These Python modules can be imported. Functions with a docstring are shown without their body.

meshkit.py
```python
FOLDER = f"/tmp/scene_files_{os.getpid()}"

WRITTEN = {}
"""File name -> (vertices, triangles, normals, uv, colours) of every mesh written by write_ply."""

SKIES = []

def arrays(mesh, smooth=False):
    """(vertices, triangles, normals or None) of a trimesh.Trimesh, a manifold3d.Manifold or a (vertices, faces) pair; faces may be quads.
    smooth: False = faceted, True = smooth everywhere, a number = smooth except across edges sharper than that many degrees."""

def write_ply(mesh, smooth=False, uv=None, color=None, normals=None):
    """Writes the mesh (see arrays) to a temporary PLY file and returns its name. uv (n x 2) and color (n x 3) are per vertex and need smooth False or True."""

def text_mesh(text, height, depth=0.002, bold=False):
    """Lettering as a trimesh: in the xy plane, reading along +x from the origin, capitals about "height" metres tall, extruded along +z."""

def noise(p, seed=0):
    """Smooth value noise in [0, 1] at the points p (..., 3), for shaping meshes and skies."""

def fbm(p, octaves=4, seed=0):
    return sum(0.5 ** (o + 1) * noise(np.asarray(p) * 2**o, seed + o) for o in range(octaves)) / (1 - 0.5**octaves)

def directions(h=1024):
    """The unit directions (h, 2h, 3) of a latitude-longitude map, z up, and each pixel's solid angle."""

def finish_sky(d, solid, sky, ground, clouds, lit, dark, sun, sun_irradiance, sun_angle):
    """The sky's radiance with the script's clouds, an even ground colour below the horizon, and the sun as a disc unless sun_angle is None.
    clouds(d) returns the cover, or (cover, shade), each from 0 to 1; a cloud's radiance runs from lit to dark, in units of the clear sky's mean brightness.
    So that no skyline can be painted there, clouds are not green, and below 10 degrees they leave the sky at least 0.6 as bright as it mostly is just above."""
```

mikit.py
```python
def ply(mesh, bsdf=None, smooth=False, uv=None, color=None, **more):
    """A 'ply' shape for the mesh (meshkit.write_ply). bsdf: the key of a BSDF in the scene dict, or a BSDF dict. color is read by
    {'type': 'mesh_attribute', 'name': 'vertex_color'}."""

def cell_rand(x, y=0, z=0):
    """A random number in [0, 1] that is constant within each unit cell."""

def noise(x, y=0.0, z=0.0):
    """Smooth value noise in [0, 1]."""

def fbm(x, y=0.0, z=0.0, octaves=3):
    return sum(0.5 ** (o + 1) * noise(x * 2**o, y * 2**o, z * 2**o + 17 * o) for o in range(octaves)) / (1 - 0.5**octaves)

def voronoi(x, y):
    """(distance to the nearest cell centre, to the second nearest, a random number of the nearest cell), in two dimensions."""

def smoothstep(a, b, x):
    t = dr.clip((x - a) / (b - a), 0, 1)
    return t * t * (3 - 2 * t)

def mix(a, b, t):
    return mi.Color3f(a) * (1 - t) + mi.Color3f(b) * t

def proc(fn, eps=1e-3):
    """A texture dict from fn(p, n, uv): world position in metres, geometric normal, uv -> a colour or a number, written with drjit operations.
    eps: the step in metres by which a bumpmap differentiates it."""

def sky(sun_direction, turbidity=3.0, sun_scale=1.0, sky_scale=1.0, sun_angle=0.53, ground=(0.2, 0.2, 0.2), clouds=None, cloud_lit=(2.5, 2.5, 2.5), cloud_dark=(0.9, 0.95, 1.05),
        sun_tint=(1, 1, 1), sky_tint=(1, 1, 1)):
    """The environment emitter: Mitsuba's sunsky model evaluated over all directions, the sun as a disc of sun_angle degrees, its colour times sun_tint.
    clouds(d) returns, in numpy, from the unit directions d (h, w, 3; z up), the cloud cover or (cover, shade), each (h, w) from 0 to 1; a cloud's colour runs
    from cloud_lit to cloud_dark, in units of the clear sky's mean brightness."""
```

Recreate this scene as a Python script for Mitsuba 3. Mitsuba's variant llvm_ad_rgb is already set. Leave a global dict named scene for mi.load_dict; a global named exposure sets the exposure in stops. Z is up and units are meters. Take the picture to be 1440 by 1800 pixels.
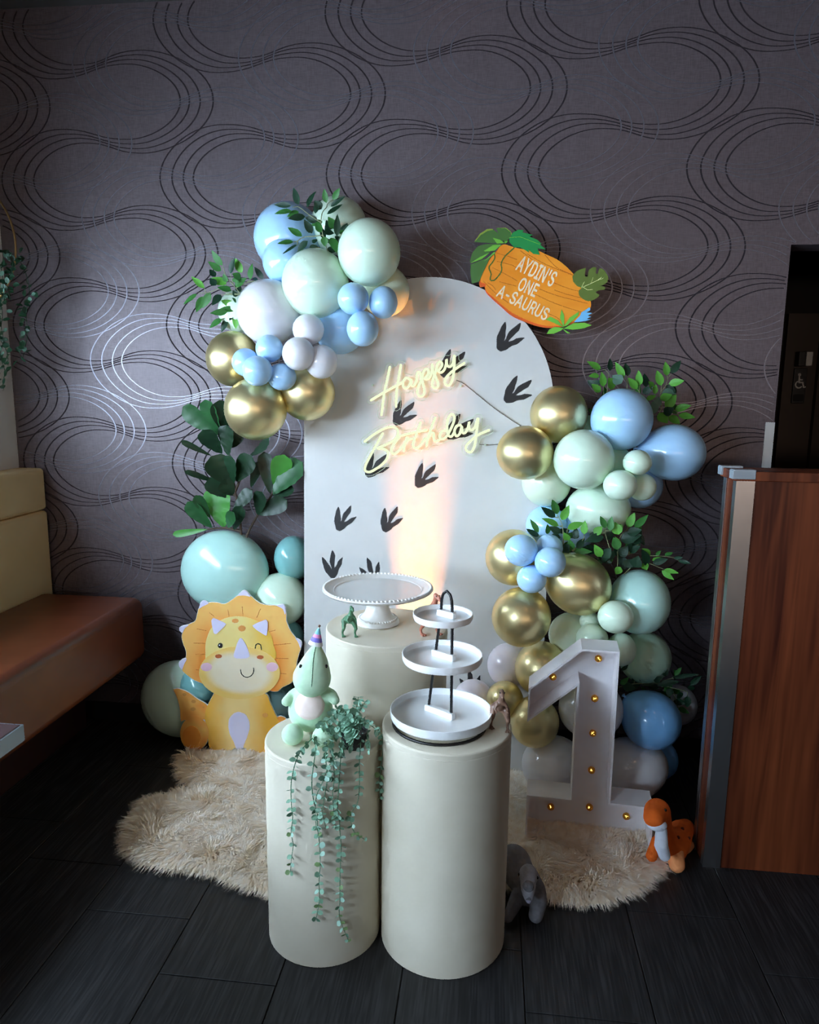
import math, random
import numpy as np, trimesh, manifold3d as m3
import mitsuba as mi, drjit as dr
import mikit, meshkit
from shapely.geometry import Polygon, LineString, Point, box as sbox
from shapely.ops import unary_union

T = mi.ScalarTransform4f
scene, labels = {}, {}
rng = np.random.default_rng(7)
def srgb(r, g, b):
    c = np.array([r, g, b]) / 255.0
    return np.where(c < .04045, c / 12.92, ((c + .055) / 1.055) ** 2.4).tolist()

# ------------------------------------------------------------------ camera, light, exposure
PITCH, YAW, ROLL, FPX, EYE = math.radians(9.5), math.radians(6.35), math.radians(.66), 1260.0, (0, 0, 1.6)
fw = np.array([-math.sin(YAW) * math.cos(PITCH), math.cos(YAW) * math.cos(PITCH), -math.sin(PITCH)])
rt0 = np.array([math.cos(YAW), math.sin(YAW), 0]); up0 = np.cross(rt0, fw)
up = math.cos(ROLL) * up0 - math.sin(ROLL) * rt0
scene['camera'] = {'type': 'perspective', 'fov': math.degrees(2 * math.atan(720 / FPX)), 'fov_axis': 'x', 'near_clip': .05, 'far_clip': 60.0,
                   'to_world': T().look_at(origin=list(EYE), target=(np.array(EYE) + fw).tolist(), up=up.tolist())}
exposure = 0.2
WINDOW_LEFT, WINDOW_FRONT, CEILING_LAMP, NEON, UPLIGHT = [13.4, 17.4, 21.8], [8.2, 6.1, 4.9], [44, 27, 15], [.74, .84, .54], [60, 18.5, 1.8]
YW, XL, ZC = 3.12, -2.19, 3.175      # back wall, left wall, ceiling

# ------------------------------------------------------------------ measured tables (metres)
DATA = {'strand': [[[-0.4657, 2.7936], [-0.7811, 2.5927], [-1.0545, 2.6393], [-1.2899, 2.4871]], [[-0.5219, 2.7953], [-0.799, 2.6108], [-1.0908, 2.6591], [-1.3341, 2.4879]], [[-0.5688, 2.7968], [-0.8193, 2.63], [-1.1273, 2.6767], [-1.3847, 2.4889]], [[-0.6089, 2.7981], [-0.8408, 2.6493], [-1.1575, 2.6963], [-1.4381, 2.49]]],
 'balloons': [[[-0.8297, 2.95, 2.204], np.float64(0.1389), np.float64(0.1389), 'blue', 'large pale blue balloon at the upper left of the top cluster, behind the leaves', None], [[-0.8172, 2.87, 2.1002], np.float64(0.094), np.float64(0.094), 'blue', 'blue balloon half hidden behind the big mint balloon of the top cluster', None], [[-0.6251, 2.95, 2.2491], np.float64(0.1121), np.float64(0.1121), 'mint', 'pale mint balloon topmost in the top cluster, behind the leaf spray', None], [[-0.4665, 2.74, 2.1073], np.float64(0.1158), np.float64(0.1211), 'mint', 'large mint balloon at the upper right of the top cluster', None], [[-0.6755, 2.76, 2.0004], np.float64(0.126), np.float64(0.1281), 'mint', 'large mint balloon in the middle of the top cluster, below the leaves', None], [[-0.4239, 2.86, 1.9852], np.float64(0.0951), np.float64(0.0973), 'sage', 'pale yellowish mint balloon tucked behind the two small blue ones on the panel', None], [[-0.8658, 2.78, 1.8985], np.float64(0.1231), np.float64(0.1231), 'white', 'large white balloon on the left side of the top cluster', None], [[-1.0322, 2.92, 1.9159], np.float64(0.0858), np.float64(0.0858), 'mint', 'pale balloon behind the leaf spray at the far left of the top cluster', None], [[-0.5112, 2.66, 1.9328], np.float64(0.0569), np.float64(0.0569), 'blue', 'small blue balloon, left of the three over the panel in the top cluster', None], [[-0.4063, 2.7, 1.9241], np.float64(0.0523), np.float64(0.0586), 'blue', 'small blue balloon, right of the three over the panel in the top cluster', None], [[-0.4725, 2.64, 1.8244], np.float64(0.0578), np.float64(0.063), 'blue', 'small blue balloon, lowest of the three over the panel in the top cluster', None], [[-0.6003, 2.84, 1.8413], np.float64(0.1003), np.float64(0.0981), 'blue', 'teal-blue balloon lying behind the small white balloons on the panel', None], [[-0.6848, 2.68, 1.8244], np.float64(0.0582), np.float64(0.0571), 'white', 'small white balloon, uppermost of the three small white ones', None], [[-0.7076, 2.62, 1.7332], np.float64(0.0589), np.float64(0.0604), 'white', 'small white balloon in front, middle of the three small white ones', None], [[-0.6363, 2.68, 1.7077], np.float64(0.0606), np.float64(0.0627), 'white', 'small white balloon, right of the three small white ones', None], [[-1.0279, 2.82, 1.722], np.float64(0.1065), np.float64(0.1088), 'gold', 'gold chrome balloon at the far left, beside the small blue balloons', None], [[-0.9005, 2.7, 1.5288], np.float64(0.1192), np.float64(0.1192), 'gold', 'large gold chrome balloon hanging lowest in the top cluster, over the fig plant', None], [[-0.7188, 2.78, 1.5935], np.float64(0.1091), np.float64(0.1091), 'gold', 'gold chrome balloon at the upper left edge of the panel, below small white balloons', None], [[-0.8322, 2.67, 1.7539], np.float64(0.0511), np.float64(0.0511), 'blue', 'small blue balloon, uppermost of the four above the lowest gold balloon', None], [[-0.9283, 2.68, 1.7036], np.float64(0.0516), np.float64(0.0527), 'blue', 'small blue balloon, leftmost of the four above the lowest gold balloon', None], [[-0.8574, 2.6, 1.6701], np.float64(0.0553), np.float64(0.0553), 'blue', 'small blue balloon in front of the four above the lowest gold balloon', None], [[-0.7831, 2.66, 1.6503], np.float64(0.0543), np.float64(0.0501), 'blue', 'small blue balloon, rightmost of the four above the lowest gold balloon', None], [[0.256, 2.8, 1.5228], np.float64(0.1083), np.float64(0.1083), 'gold', 'gold chrome balloon topmost on the right side of the panel', None], [[0.1295, 2.7, 1.3817], np.float64(0.1059), np.float64(0.1006), 'gold', 'gold chrome balloon at the end of the neon sign cords', None], [[0.4794, 2.74, 1.5086], np.float64(0.1125), np.float64(0.1135), 'blue', 'large blue balloon topmost on the right, below the leaf spray', None], [[0.6831, 2.78, 1.3876], np.float64(0.1172), np.float64(0.1055), 'blue', 'egg-shaped blue balloon sticking out furthest to the right', (0.95, 0.1, -0.1)],
              [[0.3401, 2.66, 1.3649], np.float64(0.1097), np.float64(0.1091), 'mint', 'large mint balloon in the middle of the right upper cluster', None], [[0.2238, 2.84, 1.257], np.float64(0.0961), np.float64(0.0961), 'sage', 'pale green balloon against the panel, below the gold one at the cords', None], [[0.4191, 2.78, 1.1654], np.float64(0.1223), np.float64(0.0961), 'mint', 'wide mint balloon below the small mint balloons of the right upper cluster', None], [[0.5181, 2.6, 1.3637], np.float64(0.0502), np.float64(0.0452), 'mint', 'small mint balloon, uppermost of three beside the egg-shaped blue one', None], [[0.4606, 2.58, 1.2838], np.float64(0.0593), np.float64(0.0542), 'mint', 'small mint balloon, left of three beside the egg-shaped blue one', None], [[0.552, 2.66, 1.2698], np.float64(0.0506), np.float64(0.0496), 'mint', 'small mint balloon, right of three beside the egg-shaped blue one', None], [[0.4718, 2.76, 1.3518], np.float64(0.0577), np.float64(0.0577), 'mintgreen', 'green-mint balloon showing between the large mint and the small mint ones', None], [[0.3764, 2.88, 1.47], np.float64(0.0489), np.float64(0.0489), 'mintgreen', 'green balloon sliver between the gold and the large blue balloon', None], [[0.5912, 2.9, 1.2452], np.float64(0.0901), np.float64(0.0901), 'blue', 'dark blue balloon behind the small mint balloons on the right', None], [[0.2312, 2.84, 1.0836], np.float64(0.0813), np.float64(0.0813), 'blue', 'light blue balloon behind the leaf spray at the panel edge', None], [[0.3501, 2.9, 1.0668], np.float64(0.0872), np.float64(0.0872), 'blue', 'blue balloon hidden behind the dark leaves of the right cluster', None], [[0.1015, 2.72, 0.9771], np.float64(0.1073), np.float64(0.1083), 'gold', 'gold chrome balloon on the panel, left of the four small blue ones', None], [[0.1236, 2.58, 1.0367], np.float64(0.0611), np.float64(0.058), 'blue', 'small blue balloon, leftmost of the four on the right side', None], [[0.228, 2.64, 1.0353], np.float64(0.0506), np.float64(0.0516), 'blue', 'small blue balloon, uppermost of the four on the right side', None], [[0.2258, 2.54, 1.0061], np.float64(0.0555), np.float64(0.0543), 'blue', 'small blue balloon, right front of the four on the right side', None], [[0.1651, 2.58, 0.9309], np.float64(0.0541), np.float64(0.052), 'blue', 'small blue balloon, lowest of the four on the right side', None], [[0.3419, 2.66, 0.8986], np.float64(0.1279), np.float64(0.113), 'gold', 'large egg-shaped gold chrome balloon below the dark leaves', (0.8, 0, -0.5)], [[0.1349, 2.62, 0.7727], np.float64(0.1104), np.float64(0.1121), 'gold', 'gold chrome balloon left of the big egg-shaped gold one, below small blue ones', None], [[0.5827, 2.72, 0.8221], np.float64(0.1138), np.float64(0.1235), 'mintblue', 'large blue-mint balloon on the right, beside the egg-shaped gold one', None], [[0.4722, 2.58, 0.8015], np.float64(0.0642), np.float64(0.0601), 'mint', 'small mint balloon in front of the large blue-mint one', None], [[0.4021, 2.64, 0.6937], np.float64(0.0599), np.float64(0.0577), 'mint', 'small mint balloon just above the top of the white number', None], [[0.3433, 2.78, 0.6574], np.float64(0.0903), np.float64(0.0903), 'sage', 'greyish pale balloon behind the top of the white number', None], [[0.3991, 2.7, 0.7424], np.float64(0.0392), np.float64(0.037), 'mint', 'tiny mint balloon squeezed below the egg-shaped gold one', None], [[0.5144, 2.66, 0.65], np.float64(0.0559), np.float64(0.0623), 'mint', 'small mint balloon right behind the top corner of the white number', None], [[0.6295, 2.78, 0.5796], np.float64(0.1009), np.float64(0.102), 'mintgreen', 'large dark mint balloon above the lower leaf spray on the right', None], [[0.2236, 2.7, 0.5422], np.float64(0.1021), np.float64(0.1065), 'gold', 'gold chrome balloon behind the slanted flag of the white number', None], [[0.0863, 2.68, 0.4162], np.float64(0.0714), np.float64(0.0703), 'gold', 'small gold chrome balloon behind the brown toy dinosaur', None],
              [[0.2011, 2.64, 0.3485], np.float64(0.0946), np.float64(0.0979), 'gold', 'gold chrome balloon below the slanted flag of the white number', None], [[0.1034, 2.82, 0.5026], np.float64(0.0885), np.float64(0.0908), 'pearl', 'pearly white balloon on the panel, left of the gold ones', None], [[-0.0381, 2.78, 0.361], np.float64(0.0815), np.float64(0.0838), 'pearl', 'pinkish white balloon behind the three-tier tray', None], [[0.4178, 2.68, 0.3974], np.float64(0.1236), np.float64(0.1147), 'white', 'white balloon behind the stem of the white number', None], [[0.6469, 2.68, 0.3656], np.float64(0.1139), np.float64(0.1095), 'bluedeep', 'saturated blue balloon on the lower right, below the leaves', (0.7, 0, -0.6)], [[0.7846, 2.84, 0.3632], np.float64(0.076), np.float64(0.0806), 'clear', 'greyish white balloon behind the lower leaves, next to the half wall', None], [[0.7159, 2.8, 0.1443], np.float64(0.0761), np.float64(0.0807), 'bluedeep', 'dark blue balloon low on the right, in shadow', None], [[0.2862, 2.66, 0.1597], np.float64(0.1251), np.float64(0.1161), 'white', 'white balloon low at left of the stem of the white number', None], [[0.5771, 2.7, 0.1447], np.float64(0.1546), np.float64(0.121), 'white', 'big egg-shaped white balloon low at right of the white number', (0.93, 0, 0.3)], [[-1.1478, 2.97, 0.8103], np.float64(0.1973), np.float64(0.1835), 'mintblue', 'very large mint balloon above the dinosaur cutout', None, 0.125], [[-0.8535, 3.03, 0.8667], np.float64(0.0834), np.float64(0.1011), 'teal', 'teal balloon half hidden behind the left edge of the panel', None], [[-0.8989, 2.975, 0.6924], np.float64(0.1193), np.float64(0.118), 'mint', 'pale mint balloon above the right shoulder of the dinosaur cutout', None, 0.1], [[-0.8682, 2.97, 0.52], np.float64(0.0708), np.float64(0.0758), 'teal', 'dark teal balloon right of the frill of the dinosaur cutout', None], [[-1.3921, 2.993, 0.1882], np.float64(0.1817), np.float64(0.1817), 'mint', 'large mint balloon on the floor behind the tail of the cutout', None, 0.122], [[-1.2782, 2.96, 0.2729], np.float64(0.0931), np.float64(0.0931), 'teal', 'dark teal balloon between the tail and the head of the cutout', None], [[-0.9204, 2.96, 0.221], np.float64(0.0923), np.float64(0.1025), 'tealdark', 'dark grey-green balloon right of the body of the cutout', None]],
 'sprays': {'T': [[[-0.7576, 2.7354, 2.276, -0.8287, 2.7481, 2.2836, 0.0175], [-0.7259, 2.7243, 2.275, -0.7499, 2.737, 2.3391, 0.0233], [-0.7539, 2.7294, 2.2546, -0.8191, 2.7184, 2.2464, 0.0187], [-0.7317, 2.7448, 2.2557, -0.7745, 2.7332, 2.237, 0.0211], [-0.7058, 2.7365, 2.2367, -0.7638, 2.7077, 2.2243, 0.0211], [-0.6998, 2.7426, 2.2702, -0.6679, 2.7368, 2.3266, 0.0234], [-0.6658, 2.7299, 2.2446, -0.65, 2.7354, 2.2963, 0.0256], [-0.6417, 2.7291, 2.2594, -0.6675, 2.7195, 2.2883, 0.0256], [-0.6238, 2.724, 2.2799, -0.6277, 2.7122, 2.327, 0.0185], [-0.5983, 2.7261, 2.2909, -0.5684, 2.7079, 2.327, 0.0185], [-0.6115, 2.7425, 2.271, -0.5522, 2.7251, 2.3041, 0.0163], [-0.623, 2.7346, 2.2428, -0.5665, 2.7487, 2.2806, 0.0186], [-0.6611, 2.7488, 2.2244, -0.7121, 2.7515, 2.2369, 0.0235], [-0.6801, 2.7362, 2.1773, -0.7061, 2.7187, 2.2227, 0.0235], [-0.6438, 2.7248, 2.1767, -0.6658, 2.7385, 2.2177, 0.0222], [-0.5938, 2.7355, 2.1917, -0.6129, 2.7107, 2.2284, 0.0257], [-0.6148, 2.7387, 2.1904, -0.6288, 2.7437, 2.225, 0.0164], [-0.6375, 2.7384, 2.1817, -0.5994, 2.7497, 2.1791, 0.0258], [-0.5838, 2.7212, 2.1619, -0.5797, 2.715, 2.2398, 0.0209], [-0.5615, 2.7338, 2.1809, -0.5359, 2.7066, 2.2023, 0.0093], [-0.7194, 2.7392, 2.1672, -0.7768, 2.7476, 2.2022, 0.0212], [-0.7519, 2.7378, 2.1482, -0.8096, 2.7195, 2.1396, 0.0189], [-0.7396, 2.7452, 2.1393, -0.7952, 2.7381, 2.1046, 0.0166], [-0.697, 2.7353, 2.1504, -0.7408, 2.7392, 2.1111, 0.0235], [-0.6752, 2.7244, 2.1391, -0.6599, 2.7313, 2.1559, 0.0211], [-0.6938, 2.7405, 2.1244, -0.6565, 2.7459, 2.1296, 0.0212], [-0.6311, 2.7257, 2.1634, -0.6316, 2.7319, 2.1289, 0.0233], [-0.6061, 2.7257, 2.1587, -0.5794, 2.6994, 2.1023, 0.028], [-0.6277, 2.7457, 2.1202, -0.5912, 2.7544, 2.117, 0.0212], [-0.5845, 2.7463, 2.1447, -0.5706, 2.7375, 2.1673, 0.0118], [-0.6476, 2.7855, 2.1671, -0.6168, 2.8132, 2.1498, 0.0231], [-0.5797, 2.7832, 2.179, -0.5526, 2.7617, 2.217, 0.0231], [-0.6496, 2.7758, 2.2257, -0.6971, 2.7818, 2.2157, 0.0205], [-0.6488, 2.8009, 2.2029, -0.6014, 2.7787, 2.2279, 0.0263], [-0.6036, 2.7754, 2.2221, -0.6262, 2.7566, 2.1909, 0.0258], [-0.5975, 2.7745, 2.1981, -0.5517, 2.7556, 2.1685, 0.02], [-0.578, 2.7881, 2.1466, -0.6013, 2.7694, 2.1743, 0.0278], [-0.6469, 2.7906, 2.1648, -0.6616, 2.7936, 2.2171, 0.0188]], [[[-0.5869, 2.745, 2.0859], [-0.6228, 2.745, 2.1156], [-0.6415, 2.745, 2.1719], [-0.6483, 2.745, 2.2167], [-0.6432, 2.745, 2.2522], [-0.6264, 2.745, 2.2696], [-0.6239, 2.745, 2.2806], [-0.6119, 2.745, 2.2915], [-0.6024, 2.745, 2.2946]], [[-0.6483, 2.745, 2.2167], [-0.6602, 2.745, 2.2235], [-0.6982, 2.745, 2.2486], [-0.722, 2.745, 2.2667], [-0.7363, 2.745, 2.2747], [-0.7556, 2.745, 2.2717]], [[-0.6415, 2.745, 2.1719], [-0.68, 2.745, 2.1679], [-0.7137, 2.745, 2.166], [-0.7381, 2.745, 2.1528], [-0.7527, 2.745, 2.1485]], [[-0.7381, 2.745, 2.1528], [-0.7395, 2.745, 2.1393]], [[-0.6563, 2.745, 2.1272], [-0.6949, 2.745, 2.1253], [-0.7193, 2.745, 2.112], [-0.7436, 2.745, 2.1111]], [[-0.5892, 2.745, 2.113], [-0.5769, 2.745, 2.1667], [-0.5638, 2.745, 2.1833]]]],
            'L': [[[-1.0636, 2.8305, 2.0813, -1.103, 2.8139, 2.1352, 0.025], [-1.0781, 2.8526, 2.0647, -1.1218, 2.8267, 2.0963, 0.0226], [-1.1004, 2.844, 2.0406, -1.124, 2.8468, 2.0692, 0.0213], [-1.0335, 2.8275, 2.0503, -1.0028, 2.8, 2.1069, 0.025], [-0.9857, 2.831, 2.0531, -1.0138, 2.8306, 2.1086, 0.0263], [-0.9958, 2.8425, 2.0346, -1.021, 2.8192, 2.0489, 0.0238], [-1.019, 2.8373, 2.0162, -1.0102, 2.8374, 2.039, 0.0212], [-0.9558, 2.8369, 2.0285, -0.9469, 2.8354, 2.0901, 0.0237], [-0.9084, 2.8587, 2.034, -0.9457, 2.8594, 2.0802, 0.0212], [-0.9229, 2.8357, 2.0231, -0.9399, 2.8141, 2.03, 0.0158], [-1.1421, 2.8338, 1.9958, -1.1926, 2.8268, 2.041, 0.0199], [-1.1825, 2.8556, 1.9757, -1.245, 2.8605, 1.9374, 0.0242], [-1.1511, 2.8327, 1.9649, -1.1847, 2.8443, 1.9042, 0.024], [-1.1198, 2.8388, 1.9797, -1.1586, 2.8401, 1.9193, 0.0266], [-1.0718, 2.8243, 1.97, -1.1003, 2.799, 1.9274, 0.0265], [-1.0927, 2.8281, 2.005, -1.1202, 2.8379, 2.0346, 0.0238], [-1.0557, 2.8472, 2.0127, -1.1299, 2.8554, 2.0386, 0.0293], [-1.055, 2.8458, 2.0201, -1.0633, 2.8341, 2.0515, 0.0186], [-1.0349, 2.8407, 1.9861, -1.0909, 2.8374, 2.0025, 0.0266], [-1.0256, 2.8545, 2.0059, -0.9731, 2.8442, 2.036, 0.0266], [-1.0018, 2.8557, 1.9854, -1.0249, 2.8533, 2.0134, 0.0213], [-1.0181, 2.8532, 1.9645, -1.0311, 2.8456, 1.9893, 0.016], [-1.0226, 2.8477, 1.9303, -1.0772, 2.833, 1.9493, 0.0227], [-1.0206, 2.8409, 1.9154, -1.0791, 2.8206, 1.9158, 0.02], [-1.0477, 2.824, 1.9046, -1.1084, 2.7958, 1.8965, 0.0212], [-1.0798, 2.8481, 1.8786, -1.1315, 2.8386, 1.8451, 0.0241], [-1.0578, 2.8559, 1.8767, -1.0943, 2.8635, 1.8289, 0.0242], [-1.0447, 2.8354, 1.8722, -1.0269, 2.8492, 1.8969, 0.0133], [-1.0194, 2.8437, 1.8963, -1.0241, 2.8481, 1.8395, 0.0227], [-1.0154, 2.8363, 1.9419, -1.0223, 2.8151, 1.9572, 0.0133]], [[[-1.0001, 2.85, 1.9744], [-1.0551, 2.85, 1.9797], [-1.0877, 2.85, 1.9952], [-1.1157, 2.85, 1.9876], [-1.1437, 2.85, 1.98], [-1.1743, 2.85, 1.9801]], [[-1.1437, 2.85, 1.98], [-1.1486, 2.85, 1.9981]], [[-1.0293, 2.85, 2.0104], [-1.0454, 2.85, 2.0258], [-1.0637, 2.85, 2.0566], [-1.071, 2.85, 2.0846]], [[-1.0293, 2.85, 2.0104], [-1.0417, 2.85, 2.0539]], [[-1.0159, 2.85, 2.0001], [-0.9714, 2.85, 2.0203], [-0.9602, 2.85, 2.0305]], [[-0.9714, 2.85, 2.0203], [-0.9057, 2.85, 2.0302]], [[-1.0001, 2.85, 1.9744], [-1.0293, 2.85, 2.0104]], [[-1.0001, 2.85, 1.9744], [-1.0816, 2.85, 1.9733]], [[-1.0185, 2.85, 1.9099], [-1.058, 2.85, 1.8866], [-1.0805, 2.85, 1.8788]], [[-1.0185, 2.85, 1.9099], [-1.0207, 2.85, 1.9306]], [[-1.058, 2.85, 1.8866], [-1.0556, 2.85, 1.8762]]]],
            'R': [[[0.4161, 2.8834, 1.6952, 0.3596, 2.8641, 1.7236, 0.0218], [0.4553, 2.9121, 1.6898, 0.4503, 2.9082, 1.7392, 0.0203], [0.411, 2.8838, 1.6704, 0.3686, 2.8733, 1.6682, 0.0218], [0.4319, 2.8992, 1.6294, 0.4189, 2.8764, 1.6851, 0.0237], [0.4228, 2.9094, 1.6428, 0.3859, 2.8845, 1.6487, 0.0153], [0.4209, 2.8956, 1.6093, 0.3837, 2.8889, 1.6388, 0.0237], [0.507, 2.8972, 1.6633, 0.4702, 2.8936, 1.7239, 0.0235], [0.5236, 2.9095, 1.6704, 0.513, 2.9225, 1.7221, 0.0236], [0.5576, 2.8914, 1.6208, 0.5205, 2.8906, 1.665, 0.0269], [0.5698, 2.9078, 1.6343, 0.5586, 2.891, 1.6933, 0.0236], [0.4971, 2.8801, 1.6431, 0.4616, 2.8939, 1.6728, 0.0368], [0.4707, 2.8919, 1.6231, 0.443, 2.8761, 1.6623, 0.0404], [0.6719, 2.9157, 1.6735, 0.6608, 2.912, 1.7276, 0.0235], [0.682, 2.8989, 1.6814, 0.7166, 2.9036, 1.7325, 0.0234], [0.6455, 2.8812, 1.6348, 0.6243, 2.883, 1.6936, 0.0267], [0.6757, 2.895, 1.6418, 0.7263, 2.8691, 1.655, 0.0251], [0.6546, 2.9064, 1.6086, 0.713, 2.9183, 1.606, 0.0303], [0.6458, 2.8883, 1.5821, 0.6894, 2.8866, 1.6024, 0.0302], [0.6681, 2.8919, 1.5524, 0.7076, 2.8953, 1.6026, 0.0336], [0.5834, 2.9089, 1.6045, 0.6167, 2.8887, 1.6313, 0.0237], [0.6304, 2.9132, 1.6017, 0.631, 2.9128, 1.6416, 0.0169], [0.5977, 2.9073, 1.5813, 0.6374, 2.9142, 1.5984, 0.0169], [0.6367, 2.8971, 1.5519, 0.6413, 2.9013, 1.5952, 0.027], [0.7101, 2.9151, 1.5442, 0.7641, 2.8897, 1.5621, 0.0254], [0.7244, 2.914, 1.5226, 0.7869, 2.9017, 1.5156, 0.0254], [0.6649, 2.8992, 1.5289, 0.6969, 2.8758, 1.5498, 0.0304], [0.6472, 2.9079, 1.5284, 0.6818, 2.8911, 1.4926, 0.0406], [0.6888, 2.9148, 1.5187, 0.7291, 2.8972, 1.4898, 0.0305], [0.6329, 2.9025, 1.5283, 0.6175, 2.8905, 1.575, 0.0304], [0.6207, 2.9045, 1.6215, 0.598, 2.8834, 1.6508, 0.0269], [0.4994, 2.9291, 1.586, 0.5407, 2.9132, 1.5906, 0.0186], [0.6946, 2.958, 1.594, 0.6882, 2.9554, 1.546, 0.0189], [0.4233, 2.9176, 1.519, 0.3815, 2.9373, 1.5412, 0.0267], [0.7021, 2.9215, 1.5977, 0.6718, 2.9171, 1.642, 0.0282], [0.7051, 2.9431, 1.5996, 0.7154, 2.9713, 1.6415, 0.0218], [0.4436, 2.9442, 1.5898, 0.4376, 2.9154, 1.6291, 0.0219], [0.6051, 2.9571, 1.6287, 0.5984, 2.9768, 1.685, 0.0232], [0.4172, 2.9195, 1.6275, 0.3729, 2.9371, 1.6538, 0.0235], [0.5619, 2.9149, 1.5912, 0.572, 2.9243, 1.6432, 0.0195], [0.5392, 2.9201, 1.5953, 0.4961, 2.9084, 1.5612, 0.0274], [0.4784, 2.9243, 1.62, 0.4784, 2.9057, 1.5613, 0.0188], [0.7253, 2.9554, 1.526, 0.71, 2.9542, 1.5694, 0.0279], [0.6881, 2.9519, 1.6112, 0.7016, 2.9739, 1.5658, 0.0224], [0.6919, 2.9512, 1.5185, 0.6505, 2.9401, 1.525, 0.0192]], [[[0.6499, 2.91, 1.4947], [0.6481, 2.91, 1.5216], [0.659, 2.91, 1.5553], [0.6493, 2.91, 1.6019], [0.6697, 2.91, 1.6386], [0.6744, 2.91, 1.6651], [0.6848, 2.91, 1.6784]], [[0.6744, 2.91, 1.6651], [0.6706, 2.91, 1.6733]], [[0.6521, 2.91, 1.6086], [0.652, 2.91, 1.6351]], [[0.6697, 2.91, 1.6386], [0.6792, 2.91, 1.642]], [[0.44, 2.91, 1.5726], [0.4348, 2.91, 1.6061], [0.4335, 2.91, 1.6295]], [[0.4459, 2.91, 1.5861], [0.4506, 2.91, 1.6797], [0.4267, 2.91, 1.6945]], [[0.5221, 2.91, 1.587], [0.5228, 2.91, 1.6305], [0.523, 2.91, 1.6704]], [[0.5216, 2.91, 1.6504], [0.5093, 2.91, 1.6636]], [[0.5756, 2.91, 1.5743], [0.5698, 2.91, 1.6143], [0.5702, 2.91, 1.6343]], [[0.5698, 2.91, 1.6143], [0.5612, 2.91, 1.6209]], [[0.6481, 2.91, 1.5216], [0.7057, 2.91, 1.5426], [0.7233, 2.91, 1.5244]]]],
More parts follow.
